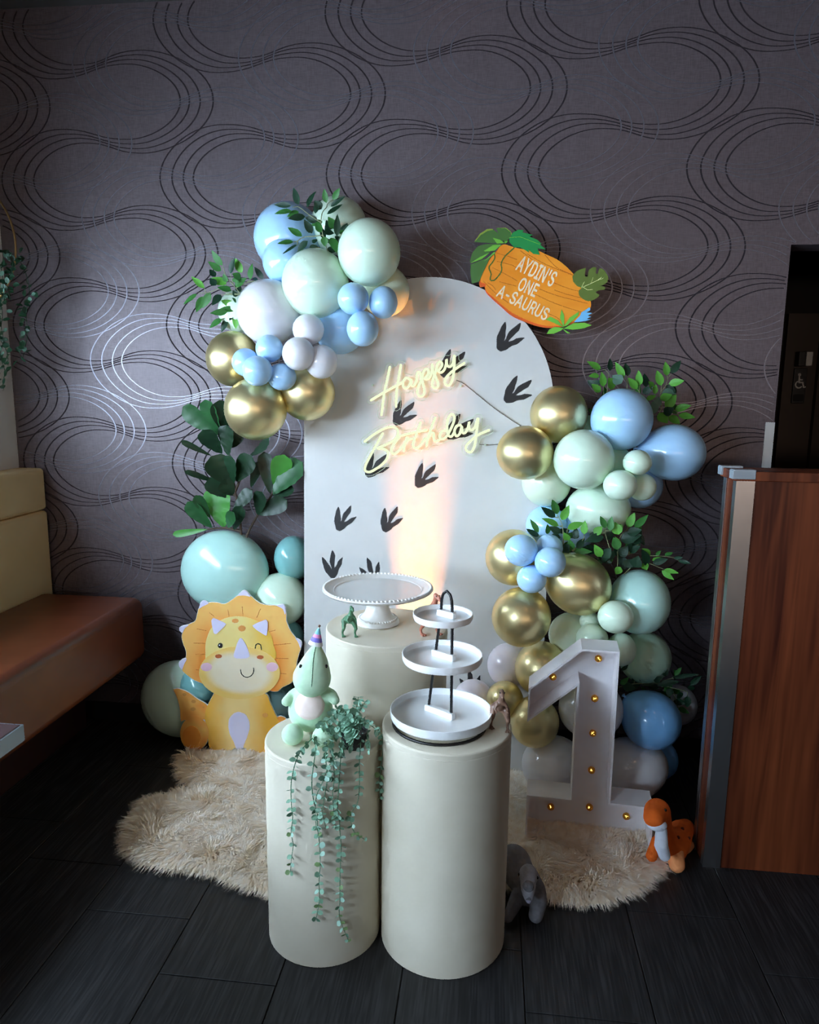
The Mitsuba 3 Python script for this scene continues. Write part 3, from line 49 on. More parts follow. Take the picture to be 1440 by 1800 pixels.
          'leaves': [['dark', [[-0.0843, 2.1824], [-0.0643, 2.2103], [-0.0358, 2.228], [-0.0152, 2.2297], [0.0059, 2.2135], [0.019, 2.1893], [0.0275, 2.1812], [-0.0137, 2.1776]]], ['olive', [[-0.0822, 2.1844], [-0.0601, 2.2082], [-0.0337, 2.2239], [-0.0152, 2.2265], [-0.0153, 2.2313], [-0.0359, 2.2308], [-0.0644, 2.2135], [-0.0851, 2.184]]], ['dark', [[-0.0009, 2.2335], [0.0341, 2.2323], [0.0551, 2.2168], [0.0577, 2.2008], [0.0397, 2.1851], [0.0232, 2.1853], [0.008, 2.2094]]], ['olive', [[0.0033, 2.2303], [0.0342, 2.2291], [0.0531, 2.2149], [0.0565, 2.2009], [0.0606, 2.2008], [0.0571, 2.2176], [0.036, 2.235], [0.0003, 2.2343]]], ['dark', [[-0.101, 2.11], [-0.0915, 2.1422], [-0.0714, 2.1662], [-0.0425, 2.1739], [0.0153, 2.1753], [-0.0129, 2.1535], [-0.0453, 2.1257], [-0.0946, 2.1018]]], ['dark', [[-0.0966, 2.0978], [-0.045, 2.1176], [-0.0204, 2.1254], [-0.04, 2.0852], [-0.0556, 2.0488], [-0.0614, 2.0326], [-0.0904, 2.0246], [-0.0968, 2.0613]]], ['lime', [[-0.048, 2.1478], [-0.0134, 2.1696], [0.0196, 2.1713], [-0.0045, 2.1494], [-0.0417, 2.1458]]], ['lime', [[-0.0987, 2.1018], [-0.0619, 2.1258], [-0.025, 2.1416], [-0.0534, 2.1177]]], ['lime', [[-0.0143, 2.1977], [0.0149, 2.1893], [0.0317, 2.1771], [0.0029, 2.1755]]], ['lime', [[0.0388, 2.213], [0.044, 2.181], [0.0339, 2.1751], [0.0305, 2.1892]]], ['lime', [[-0.0448, 2.1095], [-0.0085, 2.1434], [-0.0002, 2.1414], [-0.0326, 2.1175]]], ['green', [[0.0496, 2.1969], [0.0633, 2.2167], [0.0835, 2.2264], [0.104, 2.2242], [0.1002, 2.2163], [0.1414, 2.2058], [0.1252, 2.202], [0.1584, 2.1877], [0.1753, 2.1716], [0.1672, 2.1709], [0.1923, 2.1515], [0.1596, 2.1558], [0.1686, 2.1318], [0.144, 2.136], [0.125, 2.1514], [0.1274, 2.1414], [0.1023, 2.1556], [0.0939, 2.1605], [0.0693, 2.1607], [0.0501, 2.181]]], ['moss', [[0.3009, 2.0307], [0.298, 2.0508], [0.3134, 2.0707], [0.3412, 2.0805], [0.3472, 2.0824], [0.3441, 2.0625], [0.3467, 2.0485], [0.3547, 2.0504], [0.3578, 2.0704], [0.3694, 2.0822], [0.3855, 2.0821], [0.3844, 2.0622], [0.3926, 2.0602], [0.3978, 2.0781], [0.414, 2.074], [0.4312, 2.05], [0.4302, 2.03], [0.4167, 2.0181], [0.4048, 2.0142], [0.4211, 2.0101], [0.4215, 2.0001], [0.4055, 1.9982], [0.3877, 1.9902], [0.4024, 1.9781], [0.379, 1.9601], [0.3548, 1.9582], [0.3297, 1.9743], [0.3228, 1.9945], [0.3324, 2.0065], [0.3158, 2.0146]]], ['bluefern', [[0.3095, 1.8773], [0.3329, 1.9017], [0.3365, 1.9138], [0.3681, 1.934], [0.3706, 1.9219], [0.3568, 1.9138], [0.3792, 1.9118], [0.3614, 1.9017], [0.3758, 1.8976], [0.3579, 1.8895], [0.3742, 1.8875], [0.3542, 1.8814], [0.3258, 1.8773]]], ['lime', [[0.2715, 1.8569], [0.236, 1.8732], [0.2005, 1.8874], [0.2186, 1.8976], [0.2479, 1.8834]]], ['lime', [[0.2702, 1.859], [0.2557, 1.8935], [0.2605, 1.926], [0.2717, 1.9017], [0.2731, 1.8692]]], ['lime', [[0.2702, 1.859], [0.2925, 1.8936], [0.3281, 1.9179], [0.3248, 1.9017], [0.2855, 1.8651]]], ['lime', [[0.2717, 1.8529], [0.3097, 1.8733], [0.3504, 1.8753], [0.3793, 1.8652], [0.3473, 1.853], [0.3067, 1.848]]], ['lime', [[0.2716, 1.8549], [0.2365, 1.8589], [0.2164, 1.8487], [0.2067, 1.8323], [0.2335, 1.8324], [0.2618, 1.8447]]], ['lime', [[0.2655, 1.8528], [0.2991, 1.8346], [0.2868, 1.8337]]]],
          'vein': [[[0.3324, 2.0073], [0.3681, 2.0224], [0.3917, 2.0342], [0.4135, 2.0421]], [[0.3681, 2.0224], [0.3752, 2.0443]], [[0.3917, 2.0342], [0.4073, 2.0461]], [[0.3342, 2.0105], [0.3435, 2.0305]], [[0.3404, 2.0085], [0.357, 1.9984], [0.3752, 2.0003]]]},
 'tri': {'frill': [[-1.2149, 0.3225], [-1.2319, 0.3303], [-1.266, 0.3437], [-1.3019, 0.3702], [-1.3141, 0.3892], [-1.297, 0.4339], [-1.2933, 0.4711], [-1.3048, 0.5052], [-1.31, 0.5352], [-1.3048, 0.557], [-1.2819, 0.5903], [-1.2468, 0.6113], [-1.2348, 0.646], [-1.2252, 0.6719], [-1.1883, 0.6948], [-1.1501, 0.6986], [-1.1123, 0.694], [-1.078, 0.7145], [-1.048, 0.7347], [-1.002, 0.7367], [-0.9733, 0.7149], [-0.9487, 0.7014], [-0.9155, 0.6966], [-0.8823, 0.696], [-0.8454, 0.6726], [-0.842, 0.6308], [-0.8261, 0.5894], [-0.8017, 0.5568], [-0.7815, 0.5197], [-0.7903, 0.4851], [-0.7992, 0.4504], [-0.804, 0.4072], [-0.8215, 0.3587], [-0.8641, 0.3324], [-0.9068, 0.3102], [-1.0548, 0.3494]],
         'tips': [[[-1.0522, 0.7336], [-1.0349, 0.7528], [-1.0244, 0.7579], [-1.012, 0.753], [-0.9971, 0.7327], [-1.0249, 0.7365]], [[-1.2267, 0.6667], [-1.218, 0.6955], [-1.2049, 0.7046], [-1.1923, 0.7009], [-1.1833, 0.6937], [-1.2101, 0.679]], [[-1.3057, 0.5552], [-1.3174, 0.5628], [-1.319, 0.5756], [-1.3079, 0.5848], [-1.2767, 0.5914], [-1.2976, 0.5745]], [[-1.3151, 0.3861], [-1.3267, 0.3995], [-1.3272, 0.4169], [-1.3166, 0.4306], [-1.2916, 0.4394], [-1.3058, 0.4094]], [[-0.8843, 0.6976], [-0.8573, 0.7034], [-0.8451, 0.6915], [-0.8453, 0.6592], [-0.8576, 0.6867]], [[-0.8046, 0.5575], [-0.7852, 0.5492], [-0.7771, 0.5369], [-0.7812, 0.5146], [-0.7916, 0.5404]]],
         'head': [[-1.206, 0.4454], [-1.2037, 0.5061], [-1.1938, 0.5454], [-1.1709, 0.5893], [-1.1315, 0.6211], [-1.0887, 0.638], [-1.0464, 0.643], [-1.0046, 0.6378], [-0.963, 0.6228], [-0.9302, 0.5969], [-0.91, 0.564], [-0.9003, 0.5262], [-0.8997, 0.4535], [-1.0536, 0.393]],
         'muzzle': [[-0.8722, 0.3982], [-0.8736, 0.3847], [-0.8772, 0.3712], [-0.883, 0.3579], [-0.891, 0.345], [-0.9011, 0.3326], [-0.9131, 0.3209], [-0.9268, 0.3099], [-0.9422, 0.2999], [-0.959, 0.2911], [-0.9771, 0.2834], [-0.9961, 0.277], [-1.0159, 0.272], [-1.0362, 0.2685], [-1.0568, 0.2664], [-1.0774, 0.2659], [-1.0976, 0.267], [-1.1174, 0.2695], [-1.1363, 0.2736], [-1.1542, 0.2792], [-1.1709, 0.2861], [-1.186, 0.2943], [-1.1995, 0.3037], [-1.2111, 0.3142], [-1.2207, 0.3256], [-1.2282, 0.3378], [-1.2334, 0.3506], [-1.2364, 0.3638], [-1.237, 0.3774], [-1.2353, 0.391], [-1.2313, 0.4046], [-1.2251, 0.418], [-1.2167, 0.431], [-1.2063, 0.4434], [-1.194, 0.455], [-1.1799, 0.4658], [-1.1643, 0.4756], [-1.1473, 0.4843], [-1.1291, 0.4917], [-1.1101, 0.4979], [-1.0904, 0.5026], [-1.0702, 0.5059], [-1.0499, 0.5077], [-1.0296, 0.508], [-1.0097, 0.5068], [-0.9903, 0.5042], [-0.9718, 0.5001], [-0.9543, 0.4945], [-0.938, 0.4877], [-0.9231, 0.4796], [-0.9099, 0.4704], [-0.8985, 0.4602], [-0.889, 0.449], [-0.8815, 0.4371], [-0.8762, 0.4245], [-0.873, 0.4115]],
         'horns': [[[-1.1674, 0.6258], [-1.1601, 0.6304], [-1.1128, 0.6114], [-1.1111, 0.6], [-1.1462, 0.5641], [-1.1548, 0.5602], [-1.1632, 0.5641], [-1.1721, 0.614]], [[-0.9314, 0.6349], [-0.9252, 0.631], [-0.9214, 0.6143], [-0.9265, 0.5717], [-0.9351, 0.5649], [-0.9846, 0.5977], [-0.9822, 0.6113]], [[-1.0769, 0.4697], [-1.0675, 0.5003], [-1.0538, 0.5354], [-1.0429, 0.5466], [-1.0346, 0.5406], [-1.0165, 0.5073], [-1.0068, 0.4735], [-1.0135, 0.4593], [-1.0434, 0.4534], [-1.0731, 0.4561]]],
         'eye': [[-1.1255, 0.508], [-1.126, 0.5051], [-1.1272, 0.5024], [-1.129, 0.4999], [-1.1314, 0.498], [-1.1341, 0.4968], [-1.137, 0.4962], [-1.1398, 0.4965], [-1.1425, 0.4975], [-1.1447, 0.4991], [-1.1464, 0.5013], [-1.1474, 0.504], [-1.1477, 0.5069], [-1.1472, 0.5098], [-1.146, 0.5126], [-1.1442, 0.515], [-1.1418, 0.5169], [-1.1391, 0.5181], [-1.1362, 0.5187], [-1.1334, 0.5184], [-1.1307, 0.5175], [-1.1285, 0.5158], [-1.1268, 0.5136], [-1.1258, 0.5109]],
         'glint': [[-1.1365, 0.5096], [-1.137, 0.5081], [-1.1381, 0.5069], [-1.1396, 0.5064], [-1.1411, 0.5068], [-1.1422, 0.5078], [-1.1425, 0.5093], [-1.1421, 0.5108], [-1.1409, 0.512], [-1.1394, 0.5125], [-1.1379, 0.5122], [-1.1369, 0.5111]],
         'wink': [[-0.9803, 0.5028], [-0.9774, 0.5179], [-0.9667, 0.5245], [-0.9559, 0.5182], [-0.9534, 0.4986]],
         'nostrils': [[[-1.1301, 0.4595], [-1.1309, 0.4566], [-1.1332, 0.454], [-1.1367, 0.4518], [-1.141, 0.4502], [-1.1458, 0.4495], [-1.1506, 0.4497], [-1.1548, 0.4508], [-1.1582, 0.4526], [-1.1603, 0.455], [-1.1609, 0.4578], [-1.1601, 0.4607], [-1.1578, 0.4633], [-1.1543, 0.4655], [-1.15, 0.467], [-1.1452, 0.4677], [-1.1404, 0.4676], [-1.1362, 0.4665], [-1.1329, 0.4647], [-1.1307, 0.4622]], [[-0.9432, 0.4653], [-0.944, 0.4625], [-0.9462, 0.4598], [-0.9496, 0.4576], [-0.9539, 0.4561], [-0.9586, 0.4554], [-0.9633, 0.4556], [-0.9675, 0.4567], [-0.9709, 0.4585], [-0.973, 0.4609], [-0.9736, 0.4636], [-0.9728, 0.4665], [-0.9706, 0.4691], [-0.9672, 0.4713], [-0.9629, 0.4728], [-0.9582, 0.4735], [-0.9535, 0.4733], [-0.9493, 0.4723], [-0.946, 0.4704], [-0.9439, 0.468]]],
         'cheeks': [[[-1.1773, 0.4078], [-1.1783, 0.4027], [-1.181, 0.3978], [-1.1851, 0.3935], [-1.1904, 0.3901], [-1.1965, 0.3878], [-1.203, 0.3867], [-1.2094, 0.387], [-1.2154, 0.3887], [-1.2205, 0.3915], [-1.2243, 0.3954], [-1.2267, 0.4], [-1.2273, 0.405], [-1.2263, 0.4102], [-1.2236, 0.415], [-1.2194, 0.4193], [-1.2141, 0.4227], [-1.208, 0.425], [-1.2015, 0.4261], [-1.1951, 0.4258], [-1.1891, 0.4241], [-1.1841, 0.4213], [-1.1803, 0.4175], [-1.1779, 0.4129]], [[-0.8805, 0.4244], [-0.8815, 0.419], [-0.8842, 0.4139], [-0.8884, 0.4094], [-0.8939, 0.4058], [-0.9003, 0.4033], [-0.9071, 0.4022], [-0.9138, 0.4026], [-0.9201, 0.4043], [-0.9255, 0.4073], [-0.9295, 0.4113], [-0.932, 0.4162], [-0.9328, 0.4215], [-0.9318, 0.4269], [-0.9291, 0.4321], [-0.9248, 0.4366], [-0.9193, 0.4402], [-0.913, 0.4426], [-0.9062, 0.4437], [-0.8995, 0.4433], [-0.8932, 0.4416], [-0.8879, 0.4386], [-0.8838, 0.4346], [-0.8813, 0.4297]]],
         'mouth': [[-1.0482, 0.4029], [-1.0445, 0.3849], [-1.0329, 0.3725], [-1.018, 0.3699], [-1.0008, 0.3787], [-0.9897, 0.3967], [-0.9893, 0.4132]],
         'body': [[-1.1729, 0.2853], [-1.1938, 0.2465], [-1.2126, 0.2075], [-1.2186, 0.1625], [-1.2115, 0.1181], [-1.2064, 0.0553], [-1.2017, 0.0262], [-1.178, 0.0156], [-1.1079, 0.0192], [-1.0856, 0.0344], [-1.0377, 0.0377], [-1.0208, 0.0209], [-0.8868, 0.0304], [-0.8762, 0.1405], [-0.8881, 0.184], [-0.9004, 0.2097], [-0.9207, 0.2568], [-0.9453, 0.2991], [-1.0561, 0.3056]],
         'belly': [[-1.0851, 0.1979], [-1.0633, 0.2059], [-1.0334, 0.1967], [-1.017, 0.1667], [-1.0158, 0.1312], [-1.0276, 0.0901], [-1.0415, 0.0577], [-1.0509, 0.0337], [-1.077, 0.0318], [-1.0891, 0.0634], [-1.1054, 0.0983], [-1.1116, 0.1382], [-1.1052, 0.1743]],
         'tail': [[-1.3598, 0.2918], [-1.3334, 0.2956], [-1.2946, 0.2824], [-1.2522, 0.2539], [-1.2034, 0.2214], [-1.2033, 0.1635], [-1.2559, 0.1601], [-1.3132, 0.1518], [-1.331, 0.1462], [-1.3331, 0.1999], [-1.344, 0.2527]],
         'feet': [[[-1.2036, 0.0948], [-1.2049, 0.0821], [-1.2078, 0.0697], [-1.2121, 0.0577], [-1.2179, 0.0465], [-1.225, 0.0364], [-1.2332, 0.0276], [-1.2423, 0.0203], [-1.2521, 0.0148], [-1.2624, 0.0111], [-1.2728, 0.0094], [-1.2831, 0.0096], [-1.2932, 0.0119], [-1.3026, 0.0161], [-1.3112, 0.0221], [-1.3188, 0.0299], [-1.3252, 0.0391], [-1.3302, 0.0496], [-1.3337, 0.061], [-1.3356, 0.0732], [-1.3359, 0.0858], [-1.3345, 0.0985], [-1.3315, 0.111], [-1.327, 0.1229], [-1.3212, 0.134], [-1.314, 0.1441], [-1.3058, 0.1528], [-1.2967, 0.1599], [-1.2869, 0.1653], [-1.2767, 0.1689], [-1.2664, 0.1706], [-1.2561, 0.1703], [-1.2462, 0.168], [-1.2369, 0.1638], [-1.2283, 0.1578], [-1.2208, 0.1502], [-1.2145, 0.1411], [-1.2095, 0.1307], [-1.206, 0.1194], [-1.204, 0.1073]], [[-0.8378, 0.1431], [-0.8388, 0.1315], [-0.8415, 0.1203], [-0.8457, 0.1099], [-0.8512, 0.1009], [-0.8578, 0.0936], [-0.8653, 0.0884], [-0.8732, 0.0854], [-0.8812, 0.0848], [-0.8891, 0.0867], [-0.8964, 0.091], [-0.9028, 0.0974], [-0.908, 0.1057], [-0.9118, 0.1155], [-0.9141, 0.1264], [-0.9147, 0.1379], [-0.9136, 0.1496], [-0.9109, 0.1608], [-0.9067, 0.1711], [-0.9011, 0.18], [-0.8945, 0.1873], [-0.887, 0.1924], [-0.8791, 0.1953], [-0.8711, 0.1959], [-0.8633, 0.194], [-0.8561, 0.1897], [-0.8498, 0.1834], [-0.8445, 0.1751], [-0.8407, 0.1654], [-0.8384, 0.1546]]],
         'pad': [[-1.2416, 0.0755], [-1.2429, 0.0641], [-1.2461, 0.0531], [-1.2508, 0.0429], [-1.257, 0.034], [-1.2644, 0.0268], [-1.2726, 0.0216], [-1.2813, 0.0186], [-1.2901, 0.018], [-1.2986, 0.0198], [-1.3064, 0.0239], [-1.3133, 0.0301], [-1.3188, 0.0382], [-1.3228, 0.0478], [-1.3251, 0.0585], [-1.3255, 0.0698], [-1.3241, 0.0812], [-1.3209, 0.0922], [-1.3161, 0.1023], [-1.3099, 0.1112], [-1.3025, 0.1183], [-1.2943, 0.1234], [-1.2857, 0.1264], [-1.2769, 0.1269], [-1.2685, 0.1252], [-1.2607, 0.1211], [-1.2539, 0.1149], [-1.2484, 0.1069], [-1.2444, 0.0973], [-1.2421, 0.0867]],
         'spots': [[[-1.0508, 0.6228], [-1.0518, 0.6195], [-1.0545, 0.6164], [-1.0587, 0.614], [-1.0636, 0.6126], [-1.0689, 0.6124], [-1.0739, 0.6133], [-1.0778, 0.6153], [-1.0804, 0.6181], [-1.0812, 0.6214], [-1.0802, 0.6248], [-1.0775, 0.6278], [-1.0734, 0.6302], [-1.0684, 0.6316], [-1.0631, 0.6319], [-1.0582, 0.6309], [-1.0542, 0.629], [-1.0516, 0.6261]], [[-1.021, 0.5903], [-1.0221, 0.5856], [-1.0251, 0.5814], [-1.0295, 0.5781], [-1.0349, 0.5762], [-1.0407, 0.576], [-1.046, 0.5773], [-1.0503, 0.5801], [-1.053, 0.5841], [-1.0539, 0.5887], [-1.0528, 0.5934], [-1.0498, 0.5977], [-1.0453, 0.6009], [-1.0399, 0.6028], [-1.0342, 0.6031], [-1.0289, 0.6017], [-1.0246, 0.5989], [-1.0218, 0.5949]], [[-1.2994, 0.2723], [-1.3004, 0.269], [-1.303, 0.2662], [-1.3065, 0.2646], [-1.3104, 0.2643], [-1.3139, 0.2656], [-1.3162, 0.268], [-1.3169, 0.2713], [-1.3159, 0.2746], [-1.3134, 0.2774], [-1.3098, 0.2791], [-1.3059, 0.2793], [-1.3025, 0.2781], [-1.3001, 0.2756]], [[-1.257, 0.2425], [-1.2582, 0.239], [-1.2614, 0.236], [-1.2658, 0.2342], [-1.2707, 0.2339], [-1.275, 0.2352], [-1.2779, 0.2378], [-1.2789, 0.2412], [-1.2776, 0.2447], [-1.2745, 0.2477], [-1.2701, 0.2495], [-1.2652, 0.2498], [-1.2609, 0.2486], [-1.258, 0.2459]], [[-1.2597, 0.2068], [-1.261, 0.2028], [-1.2644, 0.1995], [-1.2693, 0.1974], [-1.2745, 0.1971], [-1.2792, 0.1985], [-1.2824, 0.2014], [-1.2834, 0.2053], [-1.2821, 0.2092], [-1.2786, 0.2125], [-1.2738, 0.2146], [-1.2686, 0.2149], [-1.2639, 0.2135], [-1.2607, 0.2106]], [[-0.9305, 0.1989], [-0.9319, 0.1943], [-0.9355, 0.1903], [-0.9407, 0.1879], [-0.9464, 0.1876], [-0.9515, 0.1893], [-0.955, 0.1928], [-0.9562, 0.1973], [-0.9548, 0.202], [-0.9511, 0.2059], [-0.9459, 0.2083], [-0.9402, 0.2087], [-0.9351, 0.2069], [-0.9316, 0.2035]], [[-1.2179, 0.2183], [-1.2187, 0.216], [-1.2206, 0.2143], [-1.2233, 0.2135], [-1.2259, 0.2139], [-1.2277, 0.2155], [-1.2283, 0.2176], [-1.2276, 0.2199], [-1.2256, 0.2217], [-1.2229, 0.2224], [-1.2203, 0.222], [-1.2185, 0.2205]]],
         'folds': [[[-1.1813, 0.6527], [-1.1607, 0.6367]], [[-1.0983, 0.6693], [-1.0937, 0.6407]], [[-1.0339, 0.687], [-1.0317, 0.6437]], [[-0.9533, 0.6802], [-0.971, 0.6406]], [[-1.2396, 0.5774], [-1.1992, 0.5708]], [[-1.2572, 0.512], [-1.2057, 0.5125]], [[-1.2506, 0.4603], [-1.2075, 0.4627]], [[-0.9025, 0.521], [-0.8229, 0.5324]], [[-0.8995, 0.4621], [-0.8366, 0.4634]], [[-0.8714, 0.3948], [-0.8462, 0.394]], [[-0.9201, 0.5784], [-0.8907, 0.5883]], [[-1.2512, 0.3906], [-1.234, 0.3872]]]},
 'one': {'o': [0.1712, 2.3982, 0.02], 'u': [0.9972, -0.0749, 0.0], 'n': [0.0749, 0.9972, 0.0], 'poly': [[-0.0158, 0.582], [0.1612, 0.7419], [0.2874, 0.7409], [0.284, 0.1861], [0.4284, 0.1852], [0.4312, 0.0228], [-0.0021, 0.0222], [-0.0049, 0.1783], [0.152, 0.1831], [0.1531, 0.6081], [-0.011, 0.4578]], 'bulbs': [[0.2172, 0.7126], [0.0686, 0.6337], [0.2122, 0.5685], [0.2125, 0.4408], [0.2154, 0.303], [0.2153, 0.1619], [0.0819, 0.1464], [0.342, 0.1433]]},
 'rug': [[-1.1382, 2.8729], [-1.3121, 2.8287], [-1.2737, 2.6957], [-1.2023, 2.5959], [-1.155, 2.5589], [-1.2228, 2.5078], [-1.2999, 2.4247], [-1.3048, 2.3106], [-1.2673, 2.2107], [-1.1938, 2.1231], [-1.0876, 2.082], [-0.963, 2.0715], [-0.8605, 2.0616], [-0.7486, 2.0199], [-0.656, 1.9966], [-0.4897, 1.9607], [-0.2401, 1.9675], [-0.0667, 2.0148], [0.1038, 2.1377], [0.2198, 2.093], [0.361, 2.0849], [0.4753, 2.1364], [0.5868, 2.2424], [0.6514, 2.3468], [0.6539, 2.4612], [0.614, 2.5623], [0.5196, 2.6255], [0.3844, 2.772], [0.2757, 2.8562], [0.1332, 2.8747], [-0.2085, 2.877], [-0.6125, 2.8923], [-0.922, 2.8917]],
 'euc': [[[-0.461, 1.8559, 0.645], [-0.4787, 1.7746, 0.645], [-0.4806, 1.7051, 0.645], [-0.5, 1.7274, 0.5819], [-0.504, 1.7285, 0.544], [-0.5027, 1.7281, 0.4895], [-0.5006, 1.7276, 0.4779], [-0.5005, 1.7276, 0.4569], [-0.506, 1.729, 0.4134], [-0.4994, 1.7273, 0.3845], [-0.5047, 1.7287, 0.3499], [-0.5105, 1.7304, 0.298]], [[-0.4588, 1.8382, 0.645], [-0.4415, 1.7505, 0.645], [-0.4432, 1.7224, 0.5955], [-0.4447, 1.7224, 0.5566], [-0.4401, 1.7227, 0.5198], [-0.4305, 1.7238, 0.4761], [-0.4308, 1.7238, 0.4721], [-0.4311, 1.7237, 0.442], [-0.4263, 1.7245, 0.3952], [-0.4247, 1.7247, 0.3362], [-0.4284, 1.7241, 0.2768], [-0.4278, 1.7242, 0.2288], [-0.437, 1.723, 0.1682]], [[-0.3648, 1.7858, 0.645], [-0.3812, 1.7464, 0.645], [-0.4022, 1.7302, 0.6136], [-0.4199, 1.7256, 0.5652], [-0.4319, 1.7236, 0.5373], [-0.4363, 1.7231, 0.498], [-0.436, 1.7231, 0.4721], [-0.4342, 1.7233, 0.4443], [-0.4281, 1.7242, 0.4233]], [[-0.4323, 1.9065, 0.645], [-0.4022, 1.7765, 0.645], [-0.3851, 1.718, 0.645], [-0.3874, 1.7355, 0.5815], [-0.3914, 1.7339, 0.5278], [-0.3879, 1.7353, 0.4856], [-0.383, 1.7374, 0.4814], [-0.393, 1.7333, 0.4576], [-0.3832, 1.7373, 0.4419]], [[-0.3865, 1.8302, 0.645], [-0.3697, 1.7399, 0.645], [-0.3734, 1.742, 0.6006], [-0.3764, 1.7404, 0.5469], [-0.3784, 1.7395, 0.5145], [-0.3805, 1.7385, 0.471], [-0.3742, 1.7415, 0.4632], [-0.3743, 1.7415, 0.4353], [-0.3706, 1.7434, 0.3802], [-0.3718, 1.7428, 0.3402], [-0.374, 1.7416, 0.281], [-0.3743, 1.7415, 0.2207], [-0.3765, 1.7404, 0.1726], [-0.3666, 1.7456, 0.1276], [-0.3538, 1.7536, 0.0851]], [[-0.3499, 1.9566, 0.645], [-0.3313, 1.8289, 0.645], [-0.3268, 1.7762, 0.6069], [-0.326, 1.7771, 0.5625], [-0.3277, 1.7753, 0.5191], [-0.333, 1.7702, 0.4862], [-0.3456, 1.7596, 0.4717], [-0.3481, 1.7577, 0.4575], [-0.3444, 1.7605, 0.4301], [-0.3368, 1.7668, 0.4054], [-0.3146, 1.7901, 0.3727]], [[-0.3065, 1.9237, 0.645], [-0.2799, 1.8715, 0.645], [-0.2771, 1.8755, 0.6022], [-0.28, 1.8608, 0.5527], [-0.2819, 1.8536, 0.5108], [-0.2811, 1.8566, 0.4629]], [[-0.3233, 1.8931, 0.645], [-0.3157, 1.8487, 0.645], [-0.3011, 1.7818, 0.645]], [[-0.4258, 1.8161, 0.645], [-0.4046, 1.7154, 0.645], [-0.4043, 1.7295, 0.5836], [-0.4124, 1.7273, 0.5301], [-0.4172, 1.7262, 0.4856], [-0.4093, 1.7281, 0.4433]], [[-0.3686, 1.8685, 0.645], [-0.3564, 1.8168, 0.645], [-0.3529, 1.7832, 0.645]]],
 'euc_pot': [-0.3563, 1.8519, 0.615],
 'crown': [[[-0.3454, 1.7954, 0.665], [-0.3736, 1.83, 0.7038], [-0.3946, 1.83, 0.7223], [-0.4201, 1.83, 0.7052], [-0.4458, 1.83, 0.6768]], [[-0.3454, 1.7954, 0.665], [-0.3693, 1.83, 0.7173], [-0.3861, 1.83, 0.7383], [-0.4072, 1.83, 0.7303]], [[-0.3454, 1.7954, 0.665], [-0.3588, 1.83, 0.7092], [-0.344, 1.83, 0.7431], [-0.3398, 1.83, 0.7719]], [[-0.3454, 1.7954, 0.665], [-0.3525, 1.83, 0.7052], [-0.3315, 1.83, 0.7373], [-0.321, 1.83, 0.7599]], [[-0.3454, 1.7954, 0.665], [-0.3651, 1.83, 0.6955], [-0.3714, 1.83, 0.7128], [-0.3756, 1.83, 0.7301]], [[-0.3454, 1.7954, 0.665], [-0.3483, 1.83, 0.6922], [-0.3252, 1.83, 0.7047], [-0.3021, 1.83, 0.6908], [-0.2832, 1.83, 0.6766]], [[-0.3454, 1.7954, 0.665], [-0.3694, 1.83, 0.6819], [-0.3948, 1.83, 0.6847], [-0.4182, 1.83, 0.6697]], [[-0.3454, 1.7954, 0.665], [-0.3589, 1.83, 0.6737], [-0.3441, 1.83, 0.688], [-0.3315, 1.83, 0.7109]], [[-0.3454, 1.7954, 0.665], [-0.3758, 1.83, 0.6726], [-0.4077, 1.83, 0.6571], [-0.4375, 1.83, 0.6483]], [[-0.3454, 1.7954, 0.665], [-0.3652, 1.83, 0.6644], [-0.3695, 1.83, 0.6418], [-0.3802, 1.83, 0.6276]]],
 'hoop': [-2.2214, 2.85, 2.164, 0.2873],
 'ivy': [[[-2.0389, 2.85, 2.1555], [-1.9899, 2.85, 2.1462], [-1.9365, 2.85, 2.1324], [-1.9235, 2.85, 2.1101]], [[-1.9661, 2.83, 2.1423], [-1.9418, 2.83, 2.0803], [-1.9761, 2.83, 2.0272], [-1.9662, 2.83, 1.969]], [[-1.9569, 2.88, 2.138], [-1.9231, 2.88, 2.0614], [-1.914, 2.88, 1.9889], [-1.9358, 2.88, 1.9068], [-1.9383, 2.88, 1.8145], [-1.9665, 2.88, 1.7212]], [[-2.0001, 2.82, 2.1232], [-1.9866, 2.82, 2.0524], [-1.9871, 2.82, 1.9902], [-1.9865, 2.82, 1.9409]], [[-2.0506, 2.86, 1.9958], [-2.0276, 2.86, 1.9139], [-2.0384, 2.86, 1.8496], [-2.0335, 2.86, 1.7896], [-2.0542, 2.86, 1.729], [-2.0386, 2.86, 1.673], [-2.0556, 2.86, 1.5974]], [[-2.057, 2.86, 1.8127], [-2.0218, 2.86, 1.7479], [-2.0216, 2.86, 1.6919]]],
 'grey': {'rump': [0.1248, 2.3, -0.0191, 0.0597], 'mid': [0.1409, 2.22, -0.0035, 0.0539], 'chest': [0.1733, 2.1, 0.0263, 0.0465], 'neck': [0.1625, 2.08, 0.0925, 0.0306], 'headtop': [0.1574, 2.04, 0.1292, 0.0283], 'snout': [0.1546, 1.99, 0.1136, 0.0216], 'nose': [0.1553, 1.975, 0.0982, 0.0138], 'beak': [0.1547, 1.965, 0.1011, 0.0082], 'eyel': [0.1322, 1.965, 0.1795, 0.0044], 'eyer': [0.1714, 1.965, 0.1747, 0.0048], 'legr0': [0.1953, 2.07, 0.0131, 0.027], 'legr1': [0.1848, 2.03, -0.0044, 0.0222], 'legl0': [0.1331, 2.08, 0.0194, 0.0254], 'legl1': [0.1006, 2.06, -0.045, 0.0154], 'hind0': [0.1106, 2.28, -0.0808, 0.0317], 'hind1': [0.1016, 2.25, -0.1249, 0.0216]},
